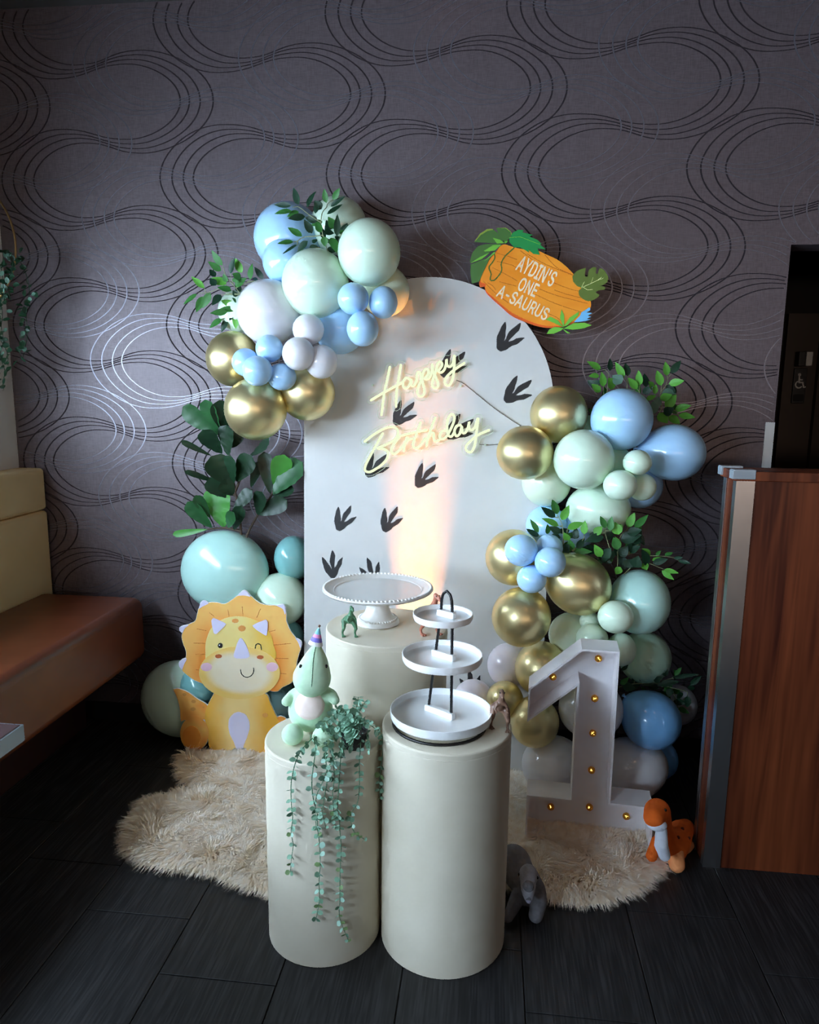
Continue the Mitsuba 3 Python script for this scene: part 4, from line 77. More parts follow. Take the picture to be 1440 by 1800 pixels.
 'orange': {'head': [0.5895, 2.27, 0.2316, 0.0426], 'snout': [0.566, 2.22, 0.2406, 0.0325], 'neck0': [0.6258, 2.3, 0.1599, 0.024], 'neck1': [0.6385, 2.31, 0.0979, 0.038], 'side': [0.6724, 2.335, 0.0571, 0.0417], 'body': [0.6884, 2.38, 0.0533, 0.0499], 'rump': [0.7183, 2.44, 0.0229, 0.0426], 'legf': [0.6713, 2.29, 0.0295, 0.0265], 'legf0': [0.6676, 2.31, 0.0614, 0.0291], 'legl': [0.5869, 2.29, 0.0556, 0.0193], 'legl0': [0.6058, 2.31, 0.0951, 0.0194], 'hind': [0.7467, 2.42, -0.0207, 0.0169], 'hind0': [0.73, 2.42, 0.0188, 0.0287], 'eye': [0.5903, 2.18, 0.292, 0.0051], 'chin': [0.5681, 2.19, 0.234, 0.0229], 'chest0': [0.5978, 2.235, 0.1844, 0.0187], 'chest1': [0.5965, 2.22, 0.143, 0.0218], 'chest2': [0.6108, 2.225, 0.1048, 0.0187], 'spots': [[0.6766, 2.28, 0.1686, 0.0082], [0.652, 2.235, 0.1651, 0.0081], [0.7188, 2.34, 0.0991, 0.0068]]},
 'green': {'head': [-0.4866, 1.9, 0.7912, 0.0547], 'headt': [-0.4798, 1.925, 0.8615, 0.02], 'headm': [-0.4805, 1.91, 0.8315, 0.0378], 'body': [-0.4997, 1.93, 0.6707, 0.0652], 'chest': [-0.4963, 1.935, 0.714, 0.0509], 'belly': [-0.4677, 1.8, 0.7553, 0.0408], 'armL0': [-0.549, 1.93, 0.7216, 0.0183], 'armL': [-0.5624, 1.9, 0.7148, 0.0145], 'armR0': [-0.4391, 1.93, 0.7283, 0.0182], 'armR': [-0.4202, 1.9, 0.7278, 0.0135], 'footL': [-0.529, 1.84, 0.6565, 0.0274], 'footR': [-0.4411, 1.84, 0.6687, 0.0272], 'hat0': [-0.4825, 1.93, 0.8805, 0.019], 'hat1': [-0.4724, 1.935, 0.9325, 0.004], 'eyel': [-0.5201, 1.87, 0.8408, 0.0051], 'eyer': [-0.433, 1.89, 0.8347, 0.0055], 'seam': [[-0.4601, 1.84, 0.906, 0.0015], [-0.4596, 1.82, 0.8915, 0.0015], [-0.4552, 1.79, 0.8756, 0.0015], [-0.451, 1.765, 0.8546, 0.0015], [-0.4546, 1.77, 0.821, 0.0015]]},
 'toys': {'green': [-0.4296, 2.1592, 0.827], 'orange': [-0.1751, 2.2129, 0.827], 'brown': [0.0493, 1.8969, 0.668]}}

# ------------------------------------------------------------------ materials
def col(c): return {'type': 'rgb', 'value': list(map(float, c))}
def proc(fn, **k): return mikit.proc(fn, **k)
def mat(name, color, rough=.5, metallic=0., spec=.5, coat=0., coat_gloss=.9, sheen=0., bump=None, bump_scale=.001):
    d = {'type': 'principled', 'base_color': color if isinstance(color, dict) else col(color), 'roughness': rough, 'metallic': metallic, 'specular': spec}
    if coat: d['clearcoat'] = coat; d['clearcoat_gloss'] = coat_gloss
    if sheen: d['sheen'] = sheen
    d = {'type': 'twosided', 'bsdf': d}
    if bump is not None: d = {'type': 'twosided', 'bsdf': {'type': 'bumpmap', 'arbitrary': proc(bump), 'scale': bump_scale, 'bsdf': d['bsdf']}}
    scene['m_' + name] = d
    return 'm_' + name
def F(x): return mi.Float(x)
def paper_fn(p, n, uv):
    g = mikit.noise(p.x * 420, p.z * 60, 3.) * .5 + mikit.noise(p.x * 60, p.z * 420, 9.) * .5
    seam = dr.minimum(dr.abs(p.x - .41), dr.abs(p.x + .32))
    s = mikit.smoothstep(.0022, .0008, seam) * .12
    return mikit.mix([.084, .065, .071], [.130, .103, .113], g) * (1 + s)
mat('wallpaper', proc(paper_fn), .48, spec=.6, metallic=.35)
mat('dark_ink', srgb(44, 38, 41), .75, spec=.1)
mat('silver_ink', [.145, .142, .168], .34, metallic=.55)
mat('plaster', srgb(228, 229, 225), .8)
mat('ceiling', srgb(60, 58, 58), .9)
mat('room', srgb(120, 112, 104), .9)
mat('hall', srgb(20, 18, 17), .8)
mat('hall_door', srgb(58, 47, 38), .6)
def lin(a, b, s, seed=0.): return lambda p, n, uv: mikit.mix(a, b, mikit.fbm(p.x * s, p.y * s, p.z * s + seed))
def floor_fn(p, n, uv):
    k = mikit.noise(p.x * 260, p.y * 14, 1.) * .6 + mikit.fbm(p.x * 40, p.y * 5, 2.) * .4
    return mikit.mix([.008, .008, .0083], [.030, .029, .031], k * k)
mat('floor_tile', proc(floor_fn), .5, spec=.3)
mat('grout', [.008, .008, .008], .8)
def wood_fn(p, n, uv):
    w = mikit.fbm(p.x * 9 + p.y * 9, p.y * 9, p.z * .55, octaves=4)
    g = mikit.noise(p.x * 150, p.y * 150, p.z * 5)
    r = mikit.fbm(p.x * 34 + w * 5, p.y * 34, p.z * 1.2)
    return mikit.mix([.034, .006, .003], [.165, .040, .014], dr.clip((w * .55 + r * .45 - .5) * 2.6 + .5 + (g - .5) * .3, 0, 1))
mat('wood', proc(wood_fn), .4, spec=.3)
mat('table_top', srgb(62, 44, 46), .25)
mat('base_wood', srgb(44, 22, 20), .5)
mat('aluminium', [.62, .63, .64], .32, metallic=1.)
mat('dull_metal', [.20, .23, .26], .45, metallic=1.)
mat('white_metal', srgb(196, 194, 190), .5)
mat('tan_leather', proc(lin(srgb(212, 184, 134), srgb(228, 202, 154), 7.)), .5, spec=.4)
mat('brown_leather', proc(lin(srgb(84, 40, 20), srgb(102, 50, 27), 9.)), .38, spec=.5)
mat('panel_white', proc(lin(srgb(200, 200, 197), srgb(212, 211, 207), 5.)), .65, spec=.35)
mat('plinth', proc(lin(srgb(202, 193, 172), srgb(211, 203, 184), 12.)), .6, spec=.35)
mat('black_vinyl', srgb(22, 22, 24), .55)
LATEX = dict(blue=(174, 217, 252), mint=(216, 240, 216), sage=(220, 236, 210), white=(232, 232, 235), mintgreen=(194, 234, 208), mintblue=(186, 230, 220), teal=(126, 184, 182),
             tealdark=(84, 116, 116), bluedeep=(128, 192, 248), pearl=(242, 234, 242), clear=(204, 206, 210))
def glossy(name, c, alpha, ior=1.5): scene['m_' + name] = {'type': 'twosided', 'bsdf': {'type': 'roughplastic', 'diffuse_reflectance': col(c), 'alpha': alpha, 'int_ior': ior, 'distribution': 'ggx', 'nonlinear': False}}
for k, c in LATEX.items(): glossy('latex_' + k, srgb(*c), .022, 1.6)
mat('latex_gold', srgb(226, 210, 156), .36, metallic=.9, coat=.4, coat_gloss=.95)
GREENS = dict(bright=(84, 150, 56), mid=(50, 104, 46), deep=(20, 50, 32), grey=(80, 112, 96))
for k, c in GREENS.items(): mat('leaf_' + k, srgb(*c), .5, spec=.3)
for k, a, b in (('bright', (50, 116, 44), (80, 150, 64)), ('dark', (12, 32, 20), (26, 58, 34)), ('mid', (24, 62, 34), (42, 92, 48))): mat('fig_' + k, proc(lin(srgb(*a), srgb(*b), 16.)), .4, spec=.4)
mat('stem', srgb(120, 128, 92), .6); mat('bark', srgb(70, 58, 46), .8)
for k, c in dict(a=(124, 162, 138), b=(96, 130, 106), c=(150, 186, 168), d=(104, 130, 84)).items(): mat('euc_' + k, srgb(*c), .55, spec=.3)
mat('euc_stem', srgb(86, 120, 92), .6)
mat('black_plastic', srgb(24, 24, 24), .5); mat('black_wire', srgb(18, 17, 18), .35)
glossy('ceramic', srgb(236, 236, 232), .025)
glossy('melamine', srgb(240, 242, 242), .04)
mat('number_white', proc(lin(srgb(226, 222, 224), srgb(232, 229, 231), 30.)), .6)
mat('gold_bulb', srgb(226, 156, 48), .3, metallic=.7)
mat('lamp_body', srgb(30, 30, 28), .6)
mat('acrylic_edge', srgb(196, 214, 190), .3)
scene['m_acrylic'] = {'type': 'thindielectric', 'int_ior': 1.07}
mat('cord', srgb(120, 116, 108), .5)
mat('brass', srgb(176, 142, 92), .3, metallic=1.)
scene['m_clear_plastic'] = {'type': 'twosided', 'bsdf': {'type': 'principled', 'base_color': col([.22, .25, .27]), 'roughness': .12, 'specular': .9, 'clearcoat': 1.}}
def plush(a, b, s=60.): return proc(lambda p, n, uv: mikit.mix(srgb(*a), srgb(*b), mikit.fbm(p.x * s, p.y * s, p.z * s, octaves=4)))
mat('plush_green', plush((172, 204, 172), (194, 222, 190)), .9, sheen=.6); mat('plush_pink', plush((230, 206, 196), (240, 220, 210)), .9, sheen=.5)
mat('plush_orange', plush((206, 84, 16), (228, 104, 22)), .9, sheen=.4); mat('plush_light_orange', plush((226, 140, 84), (236, 156, 100)), .9, sheen=.4)
mat('plush_white', plush((196, 200, 212), (220, 224, 232)), .9, sheen=.5); mat('plush_brown', srgb(84, 24, 10), .9)
mat('plush_grey', plush((84, 84, 86), (118, 116, 120), 90.), .9, sheen=.5); mat('plush_light_grey', plush((128, 126, 130), (164, 162, 168), 90.), .9, sheen=.5); mat('plush_lilac', plush((150, 148, 166), (168, 166, 184)), .9, sheen=.4)
mat('seam', srgb(92, 122, 100), .9); mat('eye_black', srgb(10, 10, 10), .2)
for k, c in dict(hat_white=(226, 226, 224), hat_purple=(120, 112, 196), hat_pink=(226, 150, 200), hat_blue=(130, 190, 206)).items(): mat(k, srgb(*c), .7)
mat('toy_green', plush((40, 84, 58), (96, 140, 104), 90.), .4); mat('toy_orange', plush((150, 82, 62), (196, 128, 104), 90.), .4); mat('toy_brown', plush((64, 40, 30), (150, 116, 96), 70.), .4)
# printed cutout
CX, CZ = DATA['tri']['muzzle'][0][0] - .15, sum(p[1] for p in DATA['tri']['muzzle']) / len(DATA['tri']['muzzle'])
HX = sum(p[0] for p in DATA['tri']['head']) / len(DATA['tri']['head']); HZ = sum(p[1] for p in DATA['tri']['head']) / len(DATA['tri']['head'])
MX = sum(p[0] for p in DATA['tri']['muzzle']) / len(DATA['tri']['muzzle'])
def wash(p, s=14.): return mikit.fbm(p.x * s, p.z * s, 4.)
def frill_fn(p, n, uv):
    r = dr.sqrt(dr.square(p.x - HX) + dr.square(p.z - CZ - .03))
    t = dr.clip(mikit.smoothstep(.15, .27, r) * .85 + (wash(p) - .5) * .5, 0, 1)
    return mikit.mix(srgb(238, 136, 40), srgb(246, 198, 110), t)
def head_fn(p, n, uv): return mikit.mix(srgb(244, 222, 142), srgb(236, 190, 70), dr.clip(mikit.smoothstep(-.02, .16, p.x - HX) + (wash(p) - .5) * .5, 0, 1))
def muzzle_fn(p, n, uv):
    e = dr.square((p.x - MX) / .165) + dr.square((p.z - CZ) / .105)
    return mikit.mix(srgb(240, 226, 196), srgb(240, 200, 104), dr.clip(mikit.smoothstep(.45, 1.05, e) * .9 + (wash(p) - .5) * .35, 0, 1))
def body_fn(p, n, uv):
    return mikit.mix(srgb(246, 212, 138), srgb(238, 176, 58), dr.clip(mikit.smoothstep(.02, .15, dr.abs(p.x - MX + .015)) + (wash(p) - .5) * .6, 0, 1))
def tail_fn(p, n, uv): return mikit.mix(srgb(240, 142, 48), srgb(246, 190, 100), dr.clip(wash(p, 18.) * 1.4 - .1, 0, 1))
def foot_fn(p, n, uv): return mikit.mix(srgb(238, 132, 36), srgb(244, 172, 76), wash(p, 16.))
for k, fn in dict(frill=frill_fn, head=head_fn, muzzle=muzzle_fn, body=body_fn, tail=tail_fn, foot=foot_fn).items(): mat('print_' + k, proc(fn), .6)
for k, c in dict(lilac=(222, 216, 238), black=(28, 24, 24), rust=(184, 96, 52), pink=(236, 194, 204), ochre=(224, 154, 76), fold=(196, 110, 40), white=(240, 240, 240)).items(): mat('print_' + k, srgb(*c), .6)
# welcome board print
for k, c in dict(dark=(66, 112, 48), olive=(136, 164, 58), lime=(112, 188, 62), green=(22, 140, 66), moss=(92, 112, 44), bluefern=(112, 188, 232), rim=(216, 92, 24), grain=(196, 104, 16), vine=(72, 96, 26), cream=(246, 222, 176), vein=(222, 226, 150)).items(): mat('sign_' + k, srgb(*c), .45, spec=.5)
mat('sign_wood', proc(lambda p, n, uv: mikit.mix(srgb(236, 134, 20), srgb(248, 160, 44), mikit.fbm(p.x * 9, p.z * 22, 1.))), .4, spec=.5)
mat('fur', proc(lambda p, n, uv: mikit.mix(srgb(232, 214, 186), srgb(255, 250, 240), mikit.noise(p.x * 70, p.y * 70, 5.) * .6 + mikit.noise(p.x * 300, p.y * 300, 2.) * .4)), .9, sheen=.3)
mat('fur_base', srgb(226, 208, 182), .95)

# ------------------------------------------------------------------ helpers
used = {}
def key(name):
    if name not in used: used[name] = 0; return name
    used[name] += 1
    return f'{name}_{used[name]:03d}'
def lab(k, label=None, cat=None, group=None, kind=None):
    d = {a: b for a, b in (('label', label), ('category', cat), ('group', group), ('kind', kind)) if b}
    if d: labels.setdefault(k, {}).update(d)
def put(name, mesh, bsdf, smooth=30, parent=None, label=None, cat=None, group=None, kind=None, **more):
    """One entry of the scene: a thing of one mesh, or a part of parent. mesh may be a ready shape dict."""
    k = key(f'{parent}__{name}' if parent else name)
    scene[k] = mesh if isinstance(mesh, dict) else mikit.ply(mesh, bsdf if isinstance(bsdf, dict) else 'm_' + bsdf, smooth, **more)
    lab(k, label, cat, group, kind)
    return k
def thing(name, label, cat, group=None):
    k = key(name); lab(k, label, cat, group); return k
def tri(m):
    if not hasattr(m, 'to_mesh'): return m
    q = m.to_mesh(); return trimesh.Trimesh(q.vert_properties[:, :3], q.tri_verts, process=False)
def cat_(ms): return tri(ms[0]) if len(ms) == 1 else trimesh.util.concatenate([tri(m) for m in ms])
def box(x0, x1, y0, y1, z0, z1):
    return trimesh.creation.box(bounds=[[x0, y0, z0], [x1, y1, z1]])
def rbox(x0, x1, y0, y1, z0, z1, r=.01, seg=12):
    s = m3.Manifold.sphere(r, seg)
    return m3.Manifold.batch_hull([s.translate([x, y, z]) for x in (x0 + r, x1 - r) for y in (y0 + r, y1 - r) for z in (z0 + r, z1 - r)])
def catmull(pts, step):
    P = np.asarray(pts, float)
    if len(P) < 3:
        n = max(1, int(np.linalg.norm(P[1] - P[0]) / step)); return np.linspace(P[0], P[1], n + 1)
    Q = np.vstack([2 * P[0] - P[1], P, 2 * P[-1] - P[-2]]); out = []
    for i in range(1, len(Q) - 2):
        n = max(1, int(np.linalg.norm(Q[i + 1] - Q[i]) / step)); t = np.linspace(0, 1, n, endpoint=False)[:, None]
        out.append(.5 * (2 * Q[i] + (Q[i + 1] - Q[i - 1]) * t + (2 * Q[i - 1] - 5 * Q[i] + 4 * Q[i + 1] - Q[i + 2]) * t ** 2 + (3 * Q[i] - Q[i - 1] - 3 * Q[i + 1] + Q[i + 2]) * t ** 3))
    return np.vstack(out + [Q[-2][None]])
def tube(pts, r, sides=8, step=None, cap=True, closed=False):
    """Round tube along the smoothed points; r a number or one per point of the smoothed line."""
    P = catmull(pts, step or max(.004, np.mean(r) * 1.5)) if not closed else np.asarray(pts, float)
    n = len(P); R = np.broadcast_to(np.asarray(r, float), (n,)) if np.ndim(r) == 0 else np.interp(np.linspace(0, 1, n), np.linspace(0, 1, len(r)), r)
    tan = np.roll(P, -1, 0) - np.roll(P, 1, 0) if closed else np.gradient(P, axis=0)
    tan /= np.linalg.norm(tan, axis=1, keepdims=True) + 1e-12
    a = np.cross(tan[0], [0, 0, 1.] if abs(tan[0][2]) < .9 else [1., 0, 0]); a /= np.linalg.norm(a)
    A = [a]
    for t in tan[1:]:
        a = a - t * (a @ t); a /= np.linalg.norm(a) + 1e-12; A.append(a)
    A = np.array(A); Bn = np.cross(tan, A)
    th = np.arange(sides) * 2 * np.pi / sides
    rings, offs = [], []
    if cap and not closed:
        for s in (-.95, -.6): rings.append((P[0] + tan[0] * s * R[0], A[0], Bn[0], R[0] * math.sqrt(1 - s * s)))
    for i in range(n): rings.append((P[i], A[i], Bn[i], R[i]))
    if cap and not closed:
        for s in (.6, .95): rings.append((P[-1] + tan[-1] * s * R[-1], A[-1], Bn[-1], R[-1] * math.sqrt(1 - s * s)))
    V = np.vstack([c + rr * (np.cos(th)[:, None] * aa + np.sin(th)[:, None] * bb) for c, aa, bb, rr in rings])
    m = len(rings); i = np.arange(sides); j = (i + 1) % sides; Fc = []
    for k in range(m if closed else m - 1):
        o, q = k * sides, ((k + 1) % m) * sides
        Fc += [np.stack([o + i, o + j, q + j], 1), np.stack([o + i, q + j, q + i], 1)]
    if not closed:
        V = np.vstack([V, rings[0][0], rings[-1][0]])
        Fc += [np.stack([j, i, np.full(sides, m * sides)], 1), np.stack([(m - 1) * sides + i, (m - 1) * sides + j, np.full(sides, m * sides + 1)], 1)]
    return trimesh.Trimesh(V, np.vstack(Fc), process=False)
def lathe(profile, seg=64, center=(0, 0, 0)):
    m = trimesh.creation.revolve(np.asarray(profile, float), sections=seg); m.apply_translation(center); return m
def poly(pts): 
    g = Polygon(pts); return g if g.is_valid else g.buffer(0)
def smooth_poly(pts, step=.004): return poly(catmull(list(pts) + [pts[0]], step))
def slab(geom, o, u, v, n, d0, d1):
    """A flat shape given in (u, v) metres, from depth d0 to d1 along n."""
    parts = []
    for g in getattr(geom, 'geoms', [geom]):
        if g.area < 1e-8: continue
        m = trimesh.creation.extrude_polygon(g.simplify(.0003), d1 - d0, engine='earcut')
        m.vertices = np.asarray(o) + m.vertices[:, :1] * np.asarray(u) + m.vertices[:, 1:2] * np.asarray(v) + (m.vertices[:, 2:3] + d0) * np.asarray(n)
        if np.dot(np.cross(u, v), n) < 0: m.invert()
        parts.append(m)
    return cat_(parts)
def blob(spheres, bones, length=.006, iters=12):
    """One smooth body: hulls of sphere pairs (bones) joined. spheres: {name: (x, y, z, r)}; bones: tuples of names."""
    S = {k: m3.Manifold.sphere(v[3], 24).translate([float(c) for c in v[:3]]) for k, v in spheres.items()}
    parts = [m3.Manifold.batch_hull([S[k] for k in b]) if len(b) > 1 else S[b[0]] for b in bones]
    m = m3.Manifold.batch_boolean(parts, m3.OpType.Add).refine_to_length(length).to_mesh()
    t = trimesh.Trimesh(m.vert_properties[:, :3], m.tri_verts, process=True)
    trimesh.smoothing.filter_taubin(t, iterations=iters)
    return t
def ellipsoid(c, r, rot=None, sub=3):
    m = trimesh.creation.icosphere(sub); m.vertices *= r
    if rot is not None: m.apply_transform(rot)
    m.apply_translation(c); return m
def unit(v): v = np.asarray(v, float); return v / np.linalg.norm(v)
def leaf(p, q, w, nrm, fold=.12, curl=.12, shape='lance', wav=0., ns=8, seed=0):
    p, q = np.asarray(p, float), np.asarray(q, float); L = np.linalg.norm(q - p); ax = (q - p) / L
    n = np.asarray(nrm, float); n = unit(n - ax * (n @ ax)); s = np.cross(n, ax)
    t = np.linspace(0, 1, ns)
    if shape == 'lance': pr = np.sin(np.pi * t ** .82) ** .85 * (1 - .25 * t)
    elif shape == 'fig': pr = np.clip(t ** .55 * (1 - t ** 3.2) ** .5, 0, None) * (.72 + .5 * t)
    else: pr = np.sin(np.pi * np.clip(t, 0, 1)) ** .6
    pr = pr / pr.max() * w / 2
    wv = wav * w * np.sin(np.arange(ns) * 2.1 + seed)
    cur = -curl * L * t ** 2 * 1.0 + curl * L * .6 * t
    mid = p + ax * (t * L)[:, None] + n * cur[:, None]
    cols = []
    for k in (-1, -.5, 0, .5, 1):
        h = fold * abs(k) * pr + (wv * k * abs(k) if wav else 0)
        cols.append(mid + s * (pr * k)[:, None] + n * np.broadcast_to(h, (ns,))[:, None])
    V = np.stack(cols, 1).reshape(-1, 3); Fc = []
    for i in range(ns - 1):
        for j in range(4):
            a = i * 5 + j; Fc += [[a, a + 1, a + 6], [a, a + 6, a + 5]]
    return trimesh.Trimesh(V, Fc, process=False)
# ------------------------------------------------------------------ the room
DX0, DX1, DZ = 1.159, 2.06, 2.192
wall = cat_([box(XL - .2, DX0, YW, YW + .14, 0, ZC), box(DX0, DX1, YW, YW + .14, DZ, ZC), box(DX1, 4.6, YW, YW + .14, 0, ZC)])
put('wall_back', wall, 'wallpaper', False, kind='structure')
# raised printed lines of the wallpaper: meandering strands of four lines, mirrored row by row
def strand_line(c, zrow, dx, dz):
    (rx, rz), (bx, bz), (tx, tz), (lx, lz) = [(a + dx, b + dz) for a, b in c]
    def bez(p0, p1, p2, p3, n=34):
        t = np.linspace(0, 1, n)[:, None]; p0, p1, p2, p3 = map(np.array, (p0, p1, p2, p3))
        return (1 - t) ** 3 * p0 + 3 * t * (1 - t) ** 2 * p1 + 3 * t * t * (1 - t) * p2 + t ** 3 * p3
    k = .56
    a = bez((rx, rz), (rx, rz + (bz - rz) * k), (bx + (rx - bx) * (1 - k), bz), (bx, bz))
    b = bez((bx, bz), (bx + (tx - bx) * .5, bz), (tx - (tx - bx) * .5, tz), (tx, tz))
    d = bez((tx, tz), (tx + (lx - tx) * k, tz), (lx, lz + (tz - lz) * (1 - k)), (lx, lz))
    half = np.vstack([a[:-1], b[:-1], d])
    mir = half[::-1].copy(); mir[:, 1] = 2 * lz - mir[:, 1]
    return np.vstack([half, mir[1:]])
def on_wall(x, z): return XL + .003 < x < 4.4 and .0 < z < ZC - .002 and not (DX0 - .004 < x < DX1 + .004 and z < DZ + .004)
PX, PZ_ = .7258, 2 * (DATA['strand'][0][0][1] - DATA['strand'][0][3][1])
def print_mesh(dx, dz, wmul, off):
    V, Fc = [], []
    for i in range(-3, 7):
        for j in range(-2, 7):
            for c in DATA['strand']:
                L = strand_line(c, j, dx + i * PX, dz - j * PZ_)
                d = np.gradient(L, axis=0); d /= np.linalg.norm(d, axis=1, keepdims=True)
                nrm = np.stack([-d[:, 1], d[:, 0]], 1)
                wd = (.0015 + .0018 * np.abs(d[:, 1])) * wmul
                A, Bq = L + nrm * wd[:, None], L - nrm * wd[:, None]
                for q in range(len(L) - 1):
                    if all(on_wall(*z) for z in (A[q], Bq[q], A[q + 1], Bq[q + 1])):
                        o = len(V); V += [(*A[q], 0), (*Bq[q], 0), (*A[q + 1], 0), (*Bq[q + 1], 0)]
                        Fc += [[o, o + 2, o + 1], [o + 1, o + 2, o + 3]]
    V = np.array(V); W = np.stack([V[:, 0], np.full(len(V), YW - off), V[:, 1]], 1)
    return trimesh.Trimesh(W, Fc, process=False)
put('dark_line_print', print_mesh(0, 0, 1., .0005), 'dark_ink', False, 'wall_back', 'dark matte wave lines of the wallpaper', kind='stuff')
put('silver_line_print', print_mesh(.3605, -.155, .85, .0009), 'silver_ink', False, 'wall_back', 'thin silver wave lines of the wallpaper', kind='stuff')
# left wall with a wide window, front wall with a strip window, right wall
WY0, WY1, WZ0, WZ1 = -2.6, 2.42, 1.33, 2.06
put('wall_left', cat_([box(XL - .2, XL, WY1, YW, 0, ZC), box(XL - .2, XL, -5, WY0, 0, ZC), box(XL - .2, XL, WY0, WY1, 0, WZ0), box(XL - .2, XL, WY0, WY1, WZ1, ZC)]), 'plaster', False, kind='structure')
FX0, FX1, FZ0, FZ1 = -.9, 4.2, 1.48, 2.0
put('wall_front', cat_([box(XL - .2, FX0, -5.2, -5, 0, ZC), box(FX1, 4.8, -5.2, -5, 0, ZC), box(FX0, FX1, -5.2, -5, 0, FZ0), box(FX0, FX1, -5.2, -5, FZ1, ZC)]), 'room', False, kind='structure')
put('wall_divider', box(-.9, 4.6, -.85, -.72, 0, 1.16), 'room', False, kind='structure')
put('wall_right', box(4.6, 4.8, -5, YW + .14, 0, ZC), 'room', False, kind='structure')
put('ceiling', box(XL - .2, 4.8, -5.2, YW + .14, ZC, ZC + .1), 'ceiling', False, kind='structure')
def area(v): return {'type': 'area', 'radiance': {'type': 'rgb', 'value': [float(x) for x in v]}}
def pane(pts, v, parent):
    m = trimesh.Trimesh(np.array(pts, float), [[0, 1, 2], [0, 2, 3]], process=False)
    return put('pane', m, 'white_metal', False, parent, 'bright daylight pane', emitter=area(v))
w1 = put('window_1', cat_([box(XL - .2, XL, WY0, WY0 + .05, WZ0, WZ1), box(XL - .2, XL, WY1 - .05, WY1, WZ0, WZ1), box(XL - .2, XL, WY0, WY1, WZ0, WZ0 + .04), box(XL - .2, XL, WY0, WY1, WZ1 - .05, WZ1)]
     + [box(XL - .2, XL - .13, y - .025, y + .025, WZ0, WZ1) for y in (-.9, .75)]), 'white_metal', False, kind='structure')
for y0, y1, bright in ((WY0 + .05, -.925, 2.1), (-.875, .725, 1.4), (.775, WY1 - .05, .9)):
    pane([(XL - .17, y0, WZ0 + .04), (XL - .17, y1, WZ0 + .04), (XL - .17, y1, WZ1 - .05), (XL - .17, y0, WZ1 - .05)], np.array(WINDOW_LEFT) * bright, w1)
w2 = put('window_2', cat_([box(FX0, FX0 + .05, -5.2, -5, FZ0, FZ1), box(FX1 - .05, FX1, -5.2, -5, FZ0, FZ1), box(FX0, FX1, -5.2, -5, FZ0, FZ0 + .04), box(FX0, FX1, -5.2, -5, FZ1 - .04, FZ1), box(1.6, 1.66, -5.2, -5.1, FZ0, FZ1)]), 'white_metal', False, kind='structure')
for x0, x1 in ((FX0 + .05, 1.6), (1.66, FX1 - .05)):
    pane([(x1, -5.15, FZ0 + .04), (x0, -5.15, FZ0 + .04), (x0, -5.15, FZ1 - .04), (x1, -5.15, FZ1 - .04)], WINDOW_FRONT, w2)
for x, y, where in ((-.75, .35, 'nearest the banquette'), (.95, .35, 'in front of the neon words'), (-.75, -1.9, 'at the back of the room near the wide window'), (.95, -1.9, 'at the back of the room behind the low divider'), (2.6, .35, 'furthest right, before the half wall')):
    t = put('ceiling_lamp', lathe([(.075, 0), (.085, 0), (.085, .02), (.06, .03), (.06, .045), (.075, .04), (.075, 0)], 32, (x, y, ZC - .02)), 'aluminium', 30, None, 'round recessed ceiling lamp ' + where, 'lamp', 'ceiling lamps')
    m = trimesh.creation.cylinder(radius=.058, height=.004, sections=24); m.apply_translation((x, y, ZC - .012))
    put('lens', m, 'white_metal', False, t, 'glowing warm lens', emitter=area(CEILING_LAMP))
# dark passage behind the doorway
put('wall_passage', cat_([box(DX0 - .14, DX0, YW + .14, 4.6, 0, ZC), box(DX0 - .14, 1.72, 4.6, 4.7, 0, ZC), box(1.72, 2.75, 4.6, 4.7, 2.08, ZC), box(2.75, 4.6, 4.6, 4.7, 0, ZC), box(4.6, 4.7, YW + .14, 4.7, 0, ZC), box(DX0 - .14, 4.7, YW + .14, 4.7, ZC, ZC + .1)]), 'hall', False, kind='structure')
d1 = put('door_1', box(1.72, 1.90, 4.56, 4.6, 0, 2.08), 'hall_door', False, kind='structure')
put('door_leaf', box(1.96, 2.75, 4.6, 4.64, 0, 2.08), 'hall', False, d1)
put('door_jamb', box(1.90, 1.96, 4.52, 4.6, 0, 2.08), 'hall_door', False, d1)
put('trim_1', cat_([box(DX0 - .034, DX0, YW - .004, YW, .0, 1.494), box(DX0 - .002, DX0 + .002, YW - .004, YW + .03, .0, 1.494)]), 'white_metal', False, label='pale metal corner guard on the doorway edge', kind='structure')
# passage sign with the wheelchair symbol and the small box above it
sg_o = np.array([1.812, 4.552, 1.66])
t = thing('restroom_sign', 'small dark restroom sign with a pale wheelchair symbol inside the dark doorway', 'sign')
put('plate', rbox(sg_o[0] - .037, sg_o[0] + .037, 4.548, 4.56, 1.56, 1.765, .004), 'black_plastic', 30, t)
mark = cat_([slab(g, sg_o, (1, 0, 0), (0, 0, 1), (0, -1, 0), .004, .006) for g in [Point(-.006, .068).buffer(.0085), LineString([(-.006, .055), (-.004, .022), (.016, .022), (.024, -.006), (.032, -.004)]).buffer(.0042),
     LineString([(-.004, .038), (.012, .038)]).buffer(.0035), LineString([(.019 * math.cos(a) - .004, .0195 * math.sin(a) + .010) for a in np.linspace(2.0, 5.6, 20)]).buffer(.0036)]])
put('wheelchair_symbol', mark, 'white_metal', False, t, 'pale wheelchair symbol')
put('lower_plate', rbox(sg_o[0] - .03, sg_o[0] + .03, 4.546, 4.55, 1.572, 1.612, .0015), 'hall', 30, t)
t = put('wall_box', rbox(1.775, 1.815, 4.50, 4.56, 1.775, 1.86, .004), 'black_plastic', 30, None, 'little black box with a pale side above the wheelchair sign', 'box')
put('pale_cover', rbox(1.817, 1.852, 4.50, 4.56, 1.778, 1.857, .004), 'plaster', 30, t, 'pale cover')
